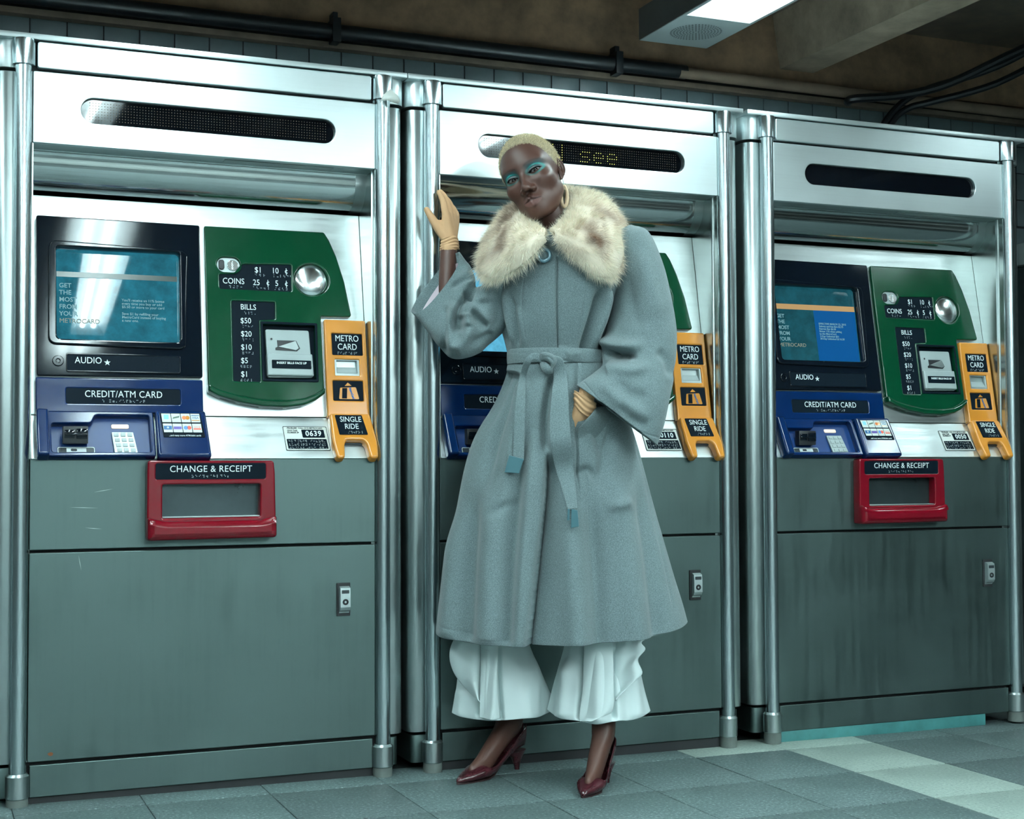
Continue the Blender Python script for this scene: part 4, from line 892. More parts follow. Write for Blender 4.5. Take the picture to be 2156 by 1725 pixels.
# ------------------------------------------------------------------ clothes
def wrinkle(amp, f1=3):
    def fn(V, Nn, a, t):
        return V
    return fn
CO = [(1118, 494, 1224, 478, 0, .055, .05), (1076, 524, 1298, 488, 0, .085, .07), (1048, 568, 1332, 530, 0, .115, .08), (1040, 622, 1330, 592, 0, .130, .085), (1050, 682, 1304, 665, 0, .125, .08),
      (1066, 735, 1279, 730, 0, .103, .075), (1070, 756, 1277, 752, 0, .098, .072), (1061, 796, 1290, 796, 0, .114, .08), (1040, 845, 1308, 842, 0, .130, .09), (1014, 890, 1328, 896, 0, .142, .10), (992, 936, 1341, 936, 0, .152, .105),
      (976, 990, 1356, 990, 0, .162, .11), (962, 1060, 1375, 1060, 0, .175, .12), (948, 1140, 1397, 1140, 0, .188, .12), (936, 1215, 1418, 1213, 0, .198, .12), (926, 1280, 1435, 1268, 0, .205, .12), (919, 1328, 1446, 1309, 0, .208, .12)]
def hemdrop(V, Nn, a, t):
    sa = -np.sin(a)[None]; k = np.clip((t[:, None]-.35)/.65, 0, 1)
    V = V+(np.clip(sa, 0, 1)**1.2*k*-.026)[..., None]*ZZ
    n1 = np.sin(a[None]*9+1.0)*.006*k*np.clip(np.sin(a)[None]+.4, 0, 1)
    return V+Nn*n1[..., None]
ST = [('R', -0.0087, 22, [(1172, 540), (1171, 640), (1173, 735)], (.05, .05)), ('r', -.0055, 2.4, [(1172, 540), (1171, 640), (1173, 738)], (.02, .02)),
      ('r', -0.0174, 7, [(1047, 600), (1056, 670), (1074, 735)]), ('r', 0.0116, 8, [(1060, 600), (1070, 670), (1084, 738)]), ('r', -0.0101, 5, [(1075, 618), (1086, 680), (1094, 740)]), ('r', 0.0072, 9, [(1092, 640), (1100, 700), (1106, 740)]),
      ('r', -.0015, 1.6, [(1105, 575), (1098, 640), (1112, 735)]), ('r', -.0015, 1.6, [(1240, 590), (1226, 660), (1218, 735)]),
      ('r', -0.0319, 8, [(1268, 598), (1252, 660), (1236, 710), (1228, 745)], (.2, .1)), ('r', 0.0188, 11, [(1288, 600), (1270, 665), (1252, 710), (1243, 745)]), ('r', -0.0232, 7, [(1300, 610), (1288, 670), (1272, 715), (1262, 748)]),
      ('R', -.045, 34, [(1297, 498), (1292, 560), (1284, 640), (1272, 700), (1264, 742)], (.1, .08)), 
      # skirt
      ('R', -.060, 36, [(1152, 950), (1146, 1050), (1134, 1150), (1121, 1260), (1107, 1375)], (.12, 0)), ('r', -0.0196, 4, [(1153, 950), (1147, 1050), (1135, 1150), (1122, 1260), (1108, 1375)], (.1, 0)),
      ('r', -0.0235, 9, [(1162, 790), (1152, 850), (1148, 900), (1151, 960)], (.1, .2)), ('r', 0.0196, 16, [(1180, 800), (1176, 880), (1180, 980)]),
      ('r', -0.0254, 12, [(1084, 780), (1062, 850), (1036, 940), (1018, 1050)], (.05, .4)), ('r', 0.0235, 18, [(1104, 790), (1090, 900), (1075, 1000), (1060, 1120)], (.1, .5)), ('r', -0.0175, 9, [(1066, 780), (1046, 840), (1010, 930)], (.05, .4)),
      ('r', -0.0254, 16, [(1108, 860), (1094, 1000), (1078, 1180), (1070, 1345)], (.2, 0)), ('r', 0.0274, 28, [(1052, 980), (1040, 1120), (1030, 1340)], (.4, 0)), ('r', -0.0235, 18, [(1004, 1000), (990, 1150), (982, 1335)], (.4, 0)), ('r', 0.0196, 20, [(970, 1060), (955, 1200), (945, 1330)], (.4, 0)),
      ('r', 0.0274, 26, [(1125, 880), (1118, 1000), (1104, 1180), (1092, 1350)], (.3, 0)),
      ('r', 0.0313, 30, [(1188, 980), (1200, 1150), (1215, 1350)], (.3, 0)), ('r', -.002, 1.8, [(1232, 960), (1243, 1100), (1262, 1345)], (.1, 0)), ('r', -0.0235, 20, [(1240, 1010), (1252, 1150), (1262, 1350)], (.4, 0)),
      ('r', 0.0254, 28, [(1290, 960), (1318, 1150), (1340, 1345)], (.3, 0)), ('r', -0.0215, 16, [(1340, 1000), (1366, 1150), (1385, 1330)], (.3, 0)), ('r', -.003, 2.2, [(1336, 930), (1362, 1020), (1392, 1150), (1420, 1290)], (.1, .1)),
      ('r', -0.0196, 10, [(1284, 780), (1266, 830), (1258, 900), (1268, 980)], (.1, .4)), ('r', 0.0117, 7, [(1262, 850), (1244, 880), (1224, 915)], (.2, .2)), ('r', -0.0097, 2.5, [(1212, 830), (1213, 900), (1220, 1060)], (.1, .3)),
      ('r', -0.0157, 12, [(1300, 880), (1275, 960), (1262, 1050)], (.3, .4)), ('r', 0.0136, 12, [(1270, 1070), (1330, 1052)], (.4, .4)), ('r', -0.0117, 8, [(1200, 1010), (1240, 990), (1262, 1030)], (.3, .4)),
      ('r', -0.0097, 9, [(1030, 1090), (1075, 1062), (1100, 1080)], (.3, .4)), ('r', -.0012, 1.5, [(925, 1312), (1010, 1345), (1100, 1352)], (.05, .05))]
coat = PA('coat', loft('coat', CO, 460, 400, ST, extra=hemdrop, clampy=-.014), 'wool', None, 'long grey wool coat'); thick(coat, .0045)
from mathutils.bvhtree import BVHTree
def bvh_of(o):
    M = o.data; return BVHTree.FromPolygons([Vector(v.co)-_pinv.translation for v in M.vertices], [tuple(p.vertices) for p in M.polygons])
_cb = bvh_of(coat)
def hw_at(u, v, off=.006):
    d = ray(u, v); h = _cb.ray_cast(Vector(CAM), Vector(d).normalized())
    return -.12 if h[0] is None else float(np.array(h[0])@DD)-C0-off
# right sleeve (picture right)
SR = [(1272, 508, 1330, 474, .0, .045, .05), (1284, 540, 1366, 490, .0, .070, .075), (1291, 590, 1396, 556, -.005, .082, .08), (1287, 650, 1413, 625, -.015, .088, .08), (1274, 705, 1424, 690, -.028, .090, .08), (1266, 742, 1424, 745, -.045, .088, .075),
      (1268, 768, 1418, 800, -.075, .085, .065), (1250, 785, 1408, 850, -.105, .078, .055), (1232, 798, 1398, 896, -.125, .068, .048), (1214, 811, 1384, 938, -.135, .060, .042)]
SRs = [('r', -0.0435, 9, [(1268, 738), (1290, 748), (1312, 748), (1330, 752), (1334, 764)], (.15, .35)), ('r', 0.0232, 12, [(1268, 716), (1300, 726), (1335, 728), (1360, 712)], (.1, .4)), ('r', 0.0174, 13, [(1275, 772), (1305, 776), (1340, 778), (1372, 760)], (.1, .4)),
       ('r', 0.0087, 16, [(1345, 520), (1368, 600), (1385, 680)]), ('r', -0.0087, 16, [(1318, 560), (1330, 640), (1350, 700)]), ('r', -0.0101, 14, [(1290, 800), (1330, 830), (1370, 840)]), ('r', 0.0101, 16, [(1262, 800), (1310, 850), (1370, 888)], (.2, .2)),
       ('r', -0.0101, 12, [(1300, 850), (1330, 880), (1370, 900)]), ('r', -.0018, 1.6, [(1228, 803), (1262, 842), (1305, 882), (1350, 910), (1388, 922)], (.02, .02)), ('r', -0.0116, 10, [(1380, 735), (1405, 760), (1416, 800)])]
sl = PA('sleeve', loft('sleeve', SR, 200, 220, SRs), 'wool', coat); thick(sl, .004)
# left sleeve (picture left), open cuff against the posts
SLr = [(866, 657, 968, 531, .022, .042, .045, .016, -.030), (882, 674, 980, 548, .018, .046, .046, .012, -.022), (900, 698, 991, 562, .012, .052, .048, .004, -.012), (922, 728, 998, 585, .004, .058, .05), (942, 750, 1002, 606, .0, .060, .05), (966, 756, 1014, 604, -.004, .062, .055),
       (1000, 745, 1026, 585, .0, .068, .06), (1034, 722, 1044, 560, .002, .072, .06), (1070, 690, 1068, 540, .004, .07, .06)]
SLs = [('r', -0.0255, 7.2, [(987, 622), (972, 638), (962, 660), (956, 690), (958, 712)], (.15, .35)), ('r', 0.0209, 13.0, [(962, 632), (948, 665), (942, 700), (952, 725), (975, 722), (988, 700), (990, 670)], (.15, .2)), ('r', -0.0232, 9.1, [(972, 660), (967, 690), (966, 705)], (.3, .3)),
       ('r', 0.0174, 11.7, [(985, 655), (984, 690)], (.3, .3)), ('r', -0.0302, 7.8, [(1000, 628), (986, 622), (972, 622)], (.2, .3)), ('r', 0.0139, 10.4, [(985, 640), (1005, 655), (1022, 672), (1040, 690)], (.2, .3)), ('r', -0.0186, 9.1, [(990, 655), (1010, 675), (1030, 690)], (.2, .2)),
       ('r', -0.0162, 7.8, [(941, 640), (940, 690), (935, 740)], (.2, .0)), ('r', -0.0116, 6.5, [(945, 610), (980, 590), (996, 600)], (.3, .3)), ('r', 0.0139, 13.0, [(965, 572), (985, 590), (992, 612)], (.3, .3)), ('r', 0.0116, 11.7, [(960, 740), (990, 738), (1030, 722)], (.2, .3)), ('r', -0.0116, 7.8, [(985, 718), (1010, 715), (1042, 700)], (.2, .3)),
       ('r', -0.0014, 2.1, [(936, 602), (944, 622), (945, 650)], (.05, .05)), ('r', -0.0139, 10.4, [(1040, 600), (1044, 650), (1040, 700)], (.2, .2)), ('r', 0.0116, 18.2, [(1015, 600), (1022, 640)], (.3, .3))]
s2 = PA('sleeve', loft('sleeve', SLr, 220, 220, SLs, pw=2.6), 'wool', coat); thick(s2, .005)
LNr = [(870, 655, 966, 536, .074, .044, .044, -.004, -.032), (888, 672, 972, 560, .068, .042, .042, 0, -.02), (910, 695, 980, 590, .060, .04, .04)]
ln = PA('sleeve_facing', loft('sleeve_facing', [(868, 655.5, 967, 533, .022, .038, .041, .016, -.030), (886, 671, 972, 554, .018, .037, .040, .012, -.024)], 80, 12, pw=2.6), 'woolin', coat)
ln2 = PA('sleeve_lining', loft('sleeve_lining', [(884, 668, 964, 554, .018, .035, .038, .012, -.022), (902, 688, 972, 578, .012, .030, .034, .005, -.012)], 60, 10, pw=2.6), 'lining', coat)
# belt
bt = PA('belt', loft('belt', [(1068, 738, 1278, 740, 0, .1085, .082), (1067, 746, 1279, 747, 0, .1105, .083), (1067, 760, 1279, 760, 0, .1105, .083), (1068, 769, 1279, 769, 0, .1085, .082)], 220, 16,
    [('r', 0.0058, 8, [(1190, 748), (1230, 742)], (.2, .4)), ('r', -.003, 3, [(1180, 757), (1215, 765), (1275, 766)], (.1, .2)), ('r', -.0015, 1.2, [(1070, 742), (1120, 744)], (.1, .1))]), 'wool', coat, 'tied wool belt'); thick(bt, .004)
wk = -.112
T_ = lambda u, v: hw_at(u, v, .012)
PA('belt_tail', ribbon('belt_tail', [(1146, 752, 1148, 772, wk-.012), (1132, 744, 1136, 762, wk-.020), (1118, 745, 1124, 758, wk-.022), (1104, 760, 1116, 768, wk-.018), (1093, 795, 1108, 796, T_(1100, 795)), (1087, 830, 1107, 830, T_(1097, 830)), (1083, 870, 1106, 870, T_(1095, 870)), (1081, 920, 1105, 920, T_(1093, 920)), (1079, 968, 1103, 970, T_(1091, 968))], .003, 20, 70), 'wool', bt)
PA('belt_tail', ribbon('belt_tail', [(1150, 752, 1168, 748, wk-.016), (1158, 762, 1184, 756, wk-.020), (1165, 790, 1193, 785, T_(1179, 790)), (1161, 830, 1197, 828, T_(1179, 830)), (1157, 880, 1199, 878, T_(1180, 880)), (1158, 935, 1203, 930, T_(1180, 930)), (1170, 990, 1208, 985, T_(1189, 990)), (1184, 1035, 1213, 1030, T_(1198, 1032)), (1195, 1074, 1217, 1072, T_(1206, 1072))], .0035, 24, 80), 'wool', bt)
kn = []
PA('knot', loft('knot', [(1134, 750, 1136, 762, wk-.014, .006, .006), (1140, 743, 1148, 760, wk-.026, .010, .010), (1152, 742, 1156, 764, wk-.032, .013, .012), (1166, 748, 1160, 770, wk-.030, .012, .012), (1172, 762, 1158, 780, wk-.024, .010, .010), (1164, 778, 1152, 784, wk-.014, .007, .007)], 26, 40, [('r', -.003, 2.0, [(1140, 752), (1155, 752), (1168, 762)], (.2, .2))], caps=True), 'wool', bt)
PA('knot', loft('knot', [(1136, 764, 1146, 758, wk-.012, .008, .008), (1140, 776, 1156, 766, wk-.024, .011, .010), (1146, 786, 1164, 778, wk-.024, .010, .009), (1152, 790, 1164, 786, wk-.014, .006, .006)], 24, 24, caps=True), 'wool', bt)
PA('belt_loop', ribbon('belt_loop', [(1216, 764, 1224, 764, wk-.002), (1215, 800, 1225, 800, wk-.008), (1214, 818, 1226, 818, wk-.016)], .002, 12, 14), 'wool', coat)
def slab(name, q, w, th, mat, lab):
    V = [Pw(u, v, w+dw) for dw in (-th, 0) for (u, v) in q]
    o = PA(name, mesh(name, V, [(0, 1, 2, 3), (7, 6, 5, 4)]+[(i, 4+i, 4+(i+1) % 4, (i+1) % 4) for i in range(4)], False), mat, bt, lab)
    b = o.modifiers.new('b', 'BEVEL'); b.width = .001; b.segments = 2; return o
slab('belt_tip', [(1072, 959), (1103, 967), (1093, 997), (1062, 995)], T_(1084, 978)-.004, .006, 'clip', 'square teal metal tip')
slab('belt_tip', [(1203, 1072), (1216, 1075), (1219, 1109), (1202, 1112)], T_(1210, 1090)-.008, .004, 'clip', 'teal metal tip seen half edge on')
slab('belt_tip', [(1195, 1072), (1200, 1072), (1199, 1096), (1194, 1096)], T_(1197, 1085)-.003, .006, 'clip', None)
# button
bc = Pw(1145, 537, hw_at(1145, 537, .016))
prof = [(.0105, -.004), (.0105, .0035), (.0120, .0058), (.0155, .0066), (.0190, .0052), (.0205, .0022), (.0205, -.002), (.018, -.006)]
bm_ = lathe('button', prof, 36); inner = lathe('b', [(.0112, -.004), (.0112, -.001), (.0002, -.0005)], 24)
Q = Matrix(((SIDE[0], 0, -DD[0], bc[0]), (SIDE[1], 0, -DD[1], bc[1]), (0, 1, 0, bc[2]), (0, 0, 0, 1)))
bm2 = mesh('button', [(v.co.x, v.co.y, v.co.z) for v in bm_.vertices], [tuple(p.vertices) for p in bm_.polygons if len(p.vertices) == 4], True, 1.2); bm2.transform(Q); inner.transform(Q)
bu = PA('button', bm2, 'button', coat, 'round blue-grey ring button'); PA('button_centre', inner, 'wool', bu, 'grey cloth centre')
bmj = bmesh.new(); 
# fur collar
CI = [(1150, 489, -.130), (1135, 486, -.10), (1112, 462, -.05), (1104, 440, .01), (1125, 420, .065), (1160, 408, .085), (1192, 408, .06), (1202, 425, .0), (1192, 455, -.06), (1172, 482, -.105), (1160, 489, -.130)]
CE = [(1144, 503, -.150), (1096, 556, -.150), (1034, 584, -.115), (1014, 548, -.04), (1050, 470, .06), (1130, 425, .12), (1225, 415, .11), (1296, 455, .05), (1308, 530, -.05), (1268, 584, -.135), (1170, 500, -.152)]
CM = [(1148, 497, -.148), (1105, 512, -.155), (1068, 505, -.135), (1060, 478, -.04), (1085, 440, .06), (1150, 408, .115), (1215, 406, .10), (1262, 428, .01), (1262, 480, -.095), (1228, 515, -.160), (1166, 494, -.150)]
CI, CM, CE = [crn([Pw(*p) for p in q], 120) for q in (CI, CM, CE)]
nr_ = 26; G = []
for j in range(nr_):
    t = j/(nr_-1); G.append((1-t)**2*CI+2*t*(1-t)*(2*CM-.5*(CI+CE))+t*t*CE)
G = np.array(G)                                    # rows inner->outer, columns left front -> right front
du_ = np.gradient(G, axis=1); dv_ = np.gradient(G, axis=0); GN = np.cross(du_, dv_); GN /= np.maximum(np.linalg.norm(GN, axis=2)[..., None], 1e-9)
cen_ = Pw(1165, 560, .0); flip = np.sign(np.sum(GN*(G-cen_), axis=2)); GN = GN*np.sign(np.median(flip))
def fur_col(pts):
    u, v = PROJ(pts); c = np.tile(np.array([.97, .84, .68]), (len(pts), 1)).astype(float)
    for (pu, pv, ru, rv, rot_, s) in ((1246, 505, 17, 13, .6, 1), (1258, 518, 8, 17, 0, .85), (1272, 457, 30, 9, .5, .65), (1238, 482, 28, 9, -.5, .65), (1076, 465, 26, 8, -.9, .7), (1068, 495, 24, 8, -1.15, .8), (1056, 525, 24, 8, -.7, .75), (1300, 436, 24, 10, 1.0, .95), (1090, 445, 12, 9, 0, .45), (1296, 560, 9, 22, 0, .3), (1212, 520, 20, 6, .3, .2), (1030, 545, 8, 20, .4, .3), (1040, 500, 8, 20, .6, .3)):
        x, y = (u-pu)*math.cos(rot_)+(v-pv)*math.sin(rot_), -(u-pu)*math.sin(rot_)+(v-pv)*math.cos(rot_)
        m = (s*np.exp(-(x/ru)**2-(y/rv)**2))[:, None]; c = c*(1-m)+np.array([.14, .045, .014])*m
    return c
flat = G.reshape(-1, 3); Fc = [(i*120+k, (i+1)*120+k, (i+1)*120+k+1, i*120+k+1) for i in range(nr_-1) for k in range(119)]
cm_ = bpy.data.meshes.new('fur_collar'); cm_.from_pydata(flat.tolist(), [], Fc); setcol(cm_, fur_col(flat)*.8); smooth(cm_)
fc = PA('fur_collar', cm_, 'furbase', coat, 'cream and brown fur collar'); thick(fc, .012, -1)
rng = np.random.RandomState(11); n = 105000
cell = np.linalg.norm(np.cross(du_, dv_), axis=2)[:-1, :-1]; pc = (cell/cell.sum()).ravel(); ci = rng.choice(len(pc), n, p=pc)
ui = (ci % 119)+rng.rand(n)*.999; vi = (ci//119)+rng.rand(n)*.999; a_, b_ = ui.astype(int), vi.astype(int); fu, fv = (ui-a_)[:, None], (vi-b_)[:, None]
bil = lambda A: (A[b_, a_]*(1-fu)+A[b_, a_+1]*fu)*(1-fv)+(A[b_+1, a_]*(1-fu)+A[b_+1, a_+1]*fu)*fv
rt = bil(G); nn = bil(GN); fl2 = bil(dv_); fl2 /= np.linalg.norm(fl2, axis=1)[:, None]; si2 = bil(du_); si2 /= np.linalg.norm(si2, axis=1)[:, None]
# clumps: shared random directions on a coarse lattice
lat = rng.randn(40, 12, 3); cl = lat[(ui/3).astype(int), (vi/2.3).astype(int)]
edge_side = np.clip((8-ui)/8, 0, 1)*-1+np.clip((ui-111)/8, 0, 1)
inr = np.clip(1-vi/4, 0, 1)[:, None]
dr = -fl2*inr*1.1+nn*inr*.6+fl2*(.62+.3*(vi/25)[:, None])+nn*(.72*(1-.45*(vi/25)[:, None]))+si2*edge_side[:, None]*.8+cl*.24+rng.randn(n, 3)*.16+ZZ*-.05
dr /= np.linalg.norm(dr, axis=1)[:, None]
inner_ = np.clip(.55+vi/6, .35, 1)*np.clip(.72+np.minimum(ui, 119-ui)/20, 0, 1)
cc = fur_col(rt)*(.72+.5*rng.rand(n))[:, None]
fs = strands('fur', rt, dr, nn, .024*inner_, .00042, np.clip(cc, 0, .95), .20, 3, .12, rng)
tag(PA('fur', fs, 'fur', coat, 'long cream fur pile'), kind='stuff')
# -- white trousers
def flare(seed, amp, n1):
    r = np.random.RandomState(seed); phs = r.rand(3)*6.28
    def fn(V, Nn, a, t):
        k = np.clip((t[:, None]-.05)/.95, 0, 1)**1.1
        w = np.sin(n1*a[None]+phs[0])*.6+np.sin((n1+3)*a[None]+phs[1])*.35+.2*np.sin((n1*2+1)*a[None]+phs[2])
        V = V+Nn*(w*amp*k)[..., None]
        sa = -np.sin(a)[None]
        return V+(np.clip(sa, 0, 1)*k*-.012+w*.004*k)[..., None]*ZZ
    return fn
T1 = [(985, 1240, 1115, 1240, .06, .075, .07), (966, 1300, 1112, 1300, .06, .09, .07), (964, 1350, 1112, 1345, .065, .10, .07), (965, 1395, 1128, 1390, .07, .105, .07), (961, 1445, 1150, 1440, .075, .11, .07), (953, 1496, 1172, 1488, .08, .115, .07)]
TS1 = [('r', 0.0261, 12, [(1030, 1345), (1030, 1420), (1030, 1500)], (.15, 0)), ('r', -0.0261, 5, [(1010, 1345), (1011, 1430), (1009, 1505)], (.2, 0)), ('r', -0.0232, 5, [(1051, 1345), (1050, 1430), (1054, 1512)], (.2, 0)), ('r', 0.0145, 22, [(1100, 1380), (1120, 1500)], (.3, 0)), ('r', 0.0101, 14, [(980, 1450), (975, 1500)], (.3, 0))]
tr1 = PA('trousers', loft('trousers', T1, 260, 150, TS1, extra=flare(1, .010, 5), pw=1.7, clampy=-.014), 'trouser', None, 'white flared trousers with ruffled sides'); thick(tr1, .0012)
T2 = [(1185, 1240, 1330, 1240, .0, .085, .07), (1190, 1300, 1336, 1300, .0, .09, .07), (1191, 1350, 1338, 1345, .0, .10, .075), (1180, 1400, 1342, 1398, .0, .105, .08), (1168, 1445, 1352, 1445, .0, .11, .085), (1156, 1497, 1366, 1496, .0, .112, .09)]
TS2 = [('r', 0.0261, 18, [(1262, 1345), (1260, 1420), (1258, 1510)], (.15, 0)), ('r', -0.029, 6, [(1228, 1345), (1227, 1430), (1222, 1510)], (.15, 0)), ('r', -0.0232, 5, [(1292, 1360), (1292, 1440), (1294, 1510)], (.2, 0)), ('r', 0.0174, 16, [(1198, 1380), (1190, 1500)], (.3, 0)), ('r', 0.0145, 16, [(1325, 1400), (1335, 1500)], (.3, 0))]
tr2 = PA('trouser_leg', loft('trouser_leg', T2, 260, 150, TS2, extra=flare(2, .010, 6), pw=1.7, clampy=-.014), 'trouser', tr1); thick(tr2, .0012)
def ruffle(name, left, right, w0, bow, par):
    A = crn([Pw(u, v, w0) for u, v in left], 60); B = crn([Pw(u, v, w0-.01) for u, v in right], 60); V = []; m = 36
    for i in range(60):
        for k in range(m):
            s = k/(m-1); V.append(A[i]*(1-s)+B[i]*s-DD*(bow*math.sin(math.pi*s*.85)+.006*math.sin(7*s+i*.06)*min(1, i/15)))
    o = PA(name, mesh(name, V, [(i*m+k, (i+1)*m+k, (i+1)*m+k+1, i*m+k+1) for i in range(59) for k in range(m-1)], True, None), 'trouser', par); thick(o, .0012); return o
ruffle('ruffle', [(972, 1300), (958, 1340), (948, 1365), (947, 1390), (955, 1415), (967, 1434), (983, 1452), (998, 1468), (1011, 1474)], [(1030, 1300), (1022, 1340), (1014, 1365), (1013, 1390), (1012, 1415), (1012, 1434), (1012, 1452), (1012, 1468), (1013, 1476)], -.005, .03, tr1)
ruffle('ruffle', [(1300, 1300), (1294, 1345), (1294, 1380), (1294, 1410), (1293, 1440), (1293, 1458), (1294, 1470), (1294, 1478)], [(1352, 1300), (1362, 1338), (1350, 1352), (1358, 1366), (1343, 1388), (1352, 1416), (1338, 1432), (1312, 1452), (1296, 1466)], -.085, .02, tr1)
ruffle('ruffle', [(1230, 1350), (1228, 1400), (1226, 1450), (1221, 1490), (1219, 1512), (1221, 1520)], [(1290, 1350), (1291, 1400), (1292, 1450), (1293, 1480), (1287, 1500), (1262, 1512)], -.100, .02, tr1)
ruffle('ruffle', [(1012, 1350), (1012, 1400), (1011, 1450), (1010, 1490), (1009, 1512)], [(1050, 1350), (1048, 1400), (1048, 1450), (1051, 1490), (1053, 1513)], -.040, .018, tr1)
# -- shoes
def shoe(S_):
    T, a, b, L = foot_frame(S_); ns, nt2 = 90, 40; V = []
    for i in range(ns):
        s = i/(ns-1)
        sole = np.interp(s, [0, .12, .34, .45, .6, .8, .9, 1], [.004, .001, .001, .006, .026, .052, .058, .060])
        hw_ = np.interp(s, [0, .02, .06, .14, .26, .36, .5, .65, .8, .92, .98, 1], [.002, .008, .014, .024, .035, .037, .031, .027, .027, .024, .012, .003])
        closed_ = s < .30
        top = np.interp(s, [0, .03, .1, .2, .28, .305, .34, .42, .55, .7, .85, .95, 1], [.006, .014, .022, .031, .038, .037, .031, .029, .030, .036, .048, .058, .060])
        gap = 0 if closed_ else float(np.interp(s, [.295, .305, .32, .35, .45], [0, .4, .62, .82, .93]))
        for k in range(nt2):
            t = -1+2*k/(nt2-1); th_ = t*math.pi*(1-.5*gap) if False else t*math.pi
            # superellipse ring from the top centre down one side, under the sole and up the other side
            lim = math.pi*(1-.42*gap); q = t*lim
            x = math.sin(q); z = -math.cos(q)
            xs = np.sign(x)*abs(x)**.75*hw_; zz_ = ((z+1)/2)**(.8)*top*(1.0 if not gap else 1/max(((1-math.cos(lim))/2)**.8, .2))
            V.append(T+a*(L*s)+b*xs+ZZ*(sole+min(zz_, top*1.05)))
    me = mesh('shoe', V, [(i*nt2+k, (i+1)*nt2+k, (i+1)*nt2+k+1, i*nt2+k+1) for i in range(ns-1) for k in range(nt2-1)], True, None)
    bq = bmesh.new(); bq.from_mesh(me); bmesh.ops.remove_doubles(bq, verts=bq.verts, dist=.0006); bq.to_mesh(me); bq.free()
    o = PA('shoe', me, 'shoe', None, 'burgundy leather pump'); thick(o, .0022, 1)
    # heel
    V = []; nz, nk = 14, 20
    for i in range(nz):
        t = i/(nz-1); z = .053*(1-t)-.0; hw2 = .0165*(1-t)**1.6+.0065; cx = .862+.035*(1-t)**1.5*0+.03*(t**.8)*.6-(1-t)**2*.0; lx = (.026*(1-t)**1.8+.0075)
        for k in range(nk):
            q = 2*math.pi*k/nk; V.append(T+a*(L*cx+lx*math.cos(q))+b*hw2*math.sin(q)+ZZ*z)
    Fh = [(i*nk+k, (i+1)*nk+k, (i+1)*nk+(k+1) % nk, i*nk+(k+1) % nk) for i in range(nz-1) for k in range(nk)]+[tuple(range((nz-1)*nk, nz*nk)), tuple(range(nk))[::-1]]
    PA('heel', mesh('heel', V, Fh, True, 1.0), 'shoe', o)
    V = []; 
    for s in np.linspace(0, .62, 30):
        sole = np.interp(s, [0, .12, .34, .45, .6], [.002, 0, 0, .004, .024]); hw_ = np.interp(s, [0, .02, .06, .14, .26, .36, .5, .65], [.001, .006, .011, .020, .030, .032, .022, .010])
        for x, dz in ((-1, .0), (-1, .004), (1, .004), (1, .0)): V.append(T+a*(L*s-.001)+b*hw_*.78*x+ZZ*(sole+dz-.001))
    PA('sole', mesh('sole', V, [(i*4+k, (i+1)*4+k, (i+1)*4+(k+1) % 4, i*4+(k+1) % 4) for i in range(29) for k in range(4)]+[(0, 1, 2, 3)], False), 'shoein', o)
for S_ in SHOES: shoe(S_)
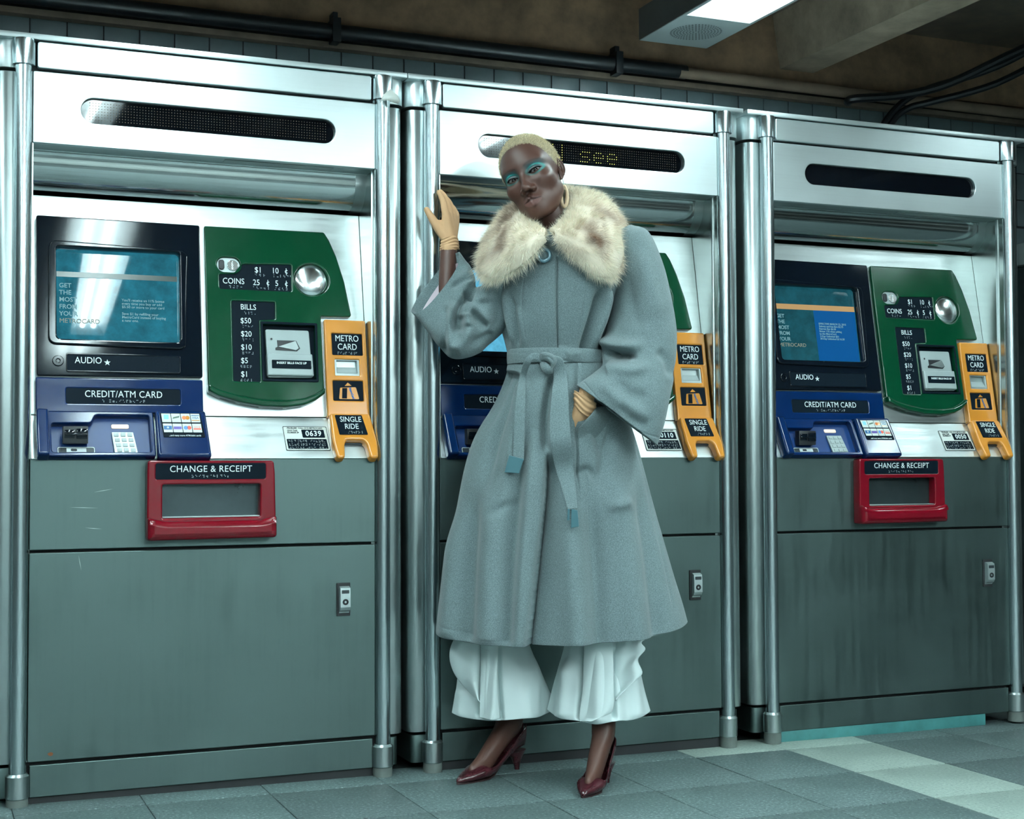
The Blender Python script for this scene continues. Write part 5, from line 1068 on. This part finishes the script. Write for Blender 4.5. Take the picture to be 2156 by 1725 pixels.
# -- gloves: palm and five fingers each, grown as one skin and fused
def hand(name, base, up, nrm_, th_, L=.165, curl=None, lab=None, thumb=None, fing=None):
    """base = wrist point, up = towards the fingertips, nrm_ = away from the palm (back of hand), th_ = thumb side"""
    up, nrm_, th_ = [np.array(x, float)/np.linalg.norm(x) for x in (up, nrm_, th_)]
    pt = lambda s, t, n: base+up*s+th_*t-nrm_*n
    Jh = {}; Eh = []
    def a_(n, p, r, r2=None): Jh[n] = (p, r, r2 or r)
    a_('w0', pt(-.022, 0, 0), .023, .025); a_('w1', pt(.004, 0, 0), .021, .024); a_('palm', pt(.040, 0, 0), .017, .026); Eh += [('w0', 'w1'), ('w1', 'palm')]
    for i, (t, ln) in enumerate(((.027, .068), (.009, .076), (-.010, .071), (-.027, .056))):
        c_ = (curl or (.15, .2, .25, .3))[i]; n0 = 'k%d' % i
        a_(n0, pt(.078-.004*abs(i-1), t, 0), .0105); Eh.append(('palm', n0)); prev = n0; p = Jh[n0][0]; ang = 0
        for j, f in enumerate((.46, .30, .24)):
            ang += c_; dv = up*math.cos(ang)-nrm_*math.sin(ang)+th_*(.06*(1.5-i)); p = p+dv/np.linalg.norm(dv)*ln*f
            a_('f%d%d' % (i, j), p, (.0088, .0078, .0060)[j]); Eh.append((prev, 'f%d%d' % (i, j))); prev = 'f%d%d' % (i, j)
    tp = thumb or [(.020, .024, .006), (.045, .046, .010), (.070, .060, .006), (.088, .066, .002)]
    prev = 'w1'
    for j, (s, t, n) in enumerate(tp): a_('t%d' % j, pt(s, t, n), (.0135, .0120, .0100, .0080)[j]); Eh.append((prev, 't%d' % j)); prev = 't%d' % j
    def chain(ns):
        ps = []; rs = []
        P_ = [Jh[k][0] for k in ns]; R_ = [Jh[k][1] for k in ns]
        C_ = crn(np.array(P_), 8*(len(P_)-1)+1) if len(P_) > 2 else np.linspace(P_[0], P_[1], 9); Q_ = np.interp(np.linspace(0, len(R_)-1, len(C_)), range(len(R_)), R_)
        d0 = C_[0]-C_[1]; d0 /= np.linalg.norm(d0); d1 = C_[-1]-C_[-2]; d1 /= np.linalg.norm(d1)
        for q in (1.4, 1.1, .7, .35): ps.append(C_[0]+d0*Q_[0]*math.sin(q)); rs.append(Q_[0]*math.cos(q))
        ps += list(C_); rs += list(Q_)
        for q in (.35, .7, 1.1, 1.4): ps.append(C_[-1]+d1*Q_[-1]*math.sin(q)); rs.append(Q_[-1]*math.cos(q))
        return tube('c', ps, rs, 16)
    bb = bmesh.new()
    for i in range(4):
        bb.from_mesh(chain(['w1', 'k%d' % i, 'f%d0' % i, 'f%d1' % i, 'f%d2' % i])); bb.from_mesh(chain(['palm', 'k%d' % i]))
    bb.from_mesh(chain(['w0', 'w1', 'palm'])); bb.from_mesh(chain(['w1', 't0', 't1', 't2', 't3'])); bb.from_mesh(chain(['palm', 't1']))
    bb.from_mesh(chain(['k0', 'k3']))
    bmesh.ops.recalc_face_normals(bb, faces=bb.faces[:])
    m = bpy.data.meshes.new('h'); bb.to_mesh(m); bb.free()
    o = bpy.data.objects.new('t', m); COL.objects.link(o); r = o.modifiers.new('r', 'REMESH'); r.mode = 'VOXEL'; r.voxel_size = .0016; s_ = o.modifiers.new('s', 'SMOOTH'); s_.iterations = 9; s_.factor = .6
    out = bpy.data.meshes.new_from_object(o.evaluated_get(bpy.context.evaluated_depsgraph_get())); bpy.data.objects.remove(o); smooth(out)
    return out
wb = P(946, 508, -.060)
upv = P(950, 430, -.040)-wb
hm_ = hand('glove', wb, upv, SIDE*.86-DD*.35+ZZ*.05, -SIDE*.42-DD*.80, curl=(.17, .22, .26, .30), thumb=[(.024, .018, .014), (.048, .032, .025), (.071, .041, .036), (.090, .046, .046)])
g1 = PA('glove', hm_, 'glove', None, 'tan glove on the hand against the post')
cf = PA('glove_cuff', loft('glove_cuff', [(926, 529, 966, 526, (P(945, 518, -.060)@DD)-C0, .024, .024), (928, 517, 965, 512, (P(945, 507, -.060)@DD)-C0, .0235, .0235), (930, 503, 962, 498, (P(945, 498, -.060)@DD)-C0, .023, .023)], 60, 30, extra=lambda V, Nn, a, t: V+Nn*(.0012*np.sin(t[:, None]*26+np.sin(a[None]*2)*2.5))[..., None]), 'glove', g1); thick(cf, .001)
t0_ = hw_at(1236, 842, .0); t1_ = hw_at(1214, 905, .0)
wb2 = Pw(1234, 838, t0_-.016)
h2 = hand('glove', wb2, Pw(1212, 912, t1_+.020)-wb2, -DD*.85-SIDE*.35, -SIDE*.6-ZZ*.3, curl=(.1, .1, .1, .1), thumb=[(.022, .012, .010), (.045, .020, .016), (.068, .022, .02), (.085, .02, .022)])
g2 = PA('glove', h2, 'glove', None, 'tan glove tucked into the coat pocket')
cf2 = PA('glove_cuff', loft('glove_cuff', [(1209, 822, 1256, 850, t0_-.016, .025, .024), (1208, 832, 1254, 860, t0_-.015, .0255, .0245), (1208, 846, 1248, 872, t0_-.012, .025, .024), (1209, 860, 1242, 882, t0_-.008, .0235, .022)], 60, 40, extra=lambda V, Nn, a, t: V+Nn*(.0013*np.sin(t[:, None]*22+np.sin(a[None]*2+1)*2.4)*np.clip(t[:, None]*4, 0, 1))[..., None]), 'glove', g2); thick(cf2, .001)
def patch(name, A, B, bow, mat, par, n=30, m=16):
    A = crn([Pw(*p) for p in A], n); B = crn([Pw(*p) for p in B], n)
    V = [A[i]*(1-k/(m-1))+B[i]*(k/(m-1))-DD*bow*math.sin(math.pi*k/(m-1)) for i in range(n) for k in range(m)]
    o = PA(name, mesh(name, V, [(i*m+k, (i+1)*m+k, (i+1)*m+k+1, i*m+k+1) for i in range(n-1) for k in range(m-1)], True, None), mat, par); thick(o, .003); return o
H_ = lambda u, v, o: (u, v, hw_at(u, v, o))
patch('pocket_edge', [H_(1254, 858, .030), H_(1243, 876, .034), H_(1230, 892, .028), H_(1218, 908, .014), H_(1217, 930, -.006)], [H_(1290, 850, -.006), H_(1288, 880, -.006), H_(1276, 905, -.006), H_(1255, 925, -.006), H_(1228, 935, -.006)], .004, 'wool', coat)
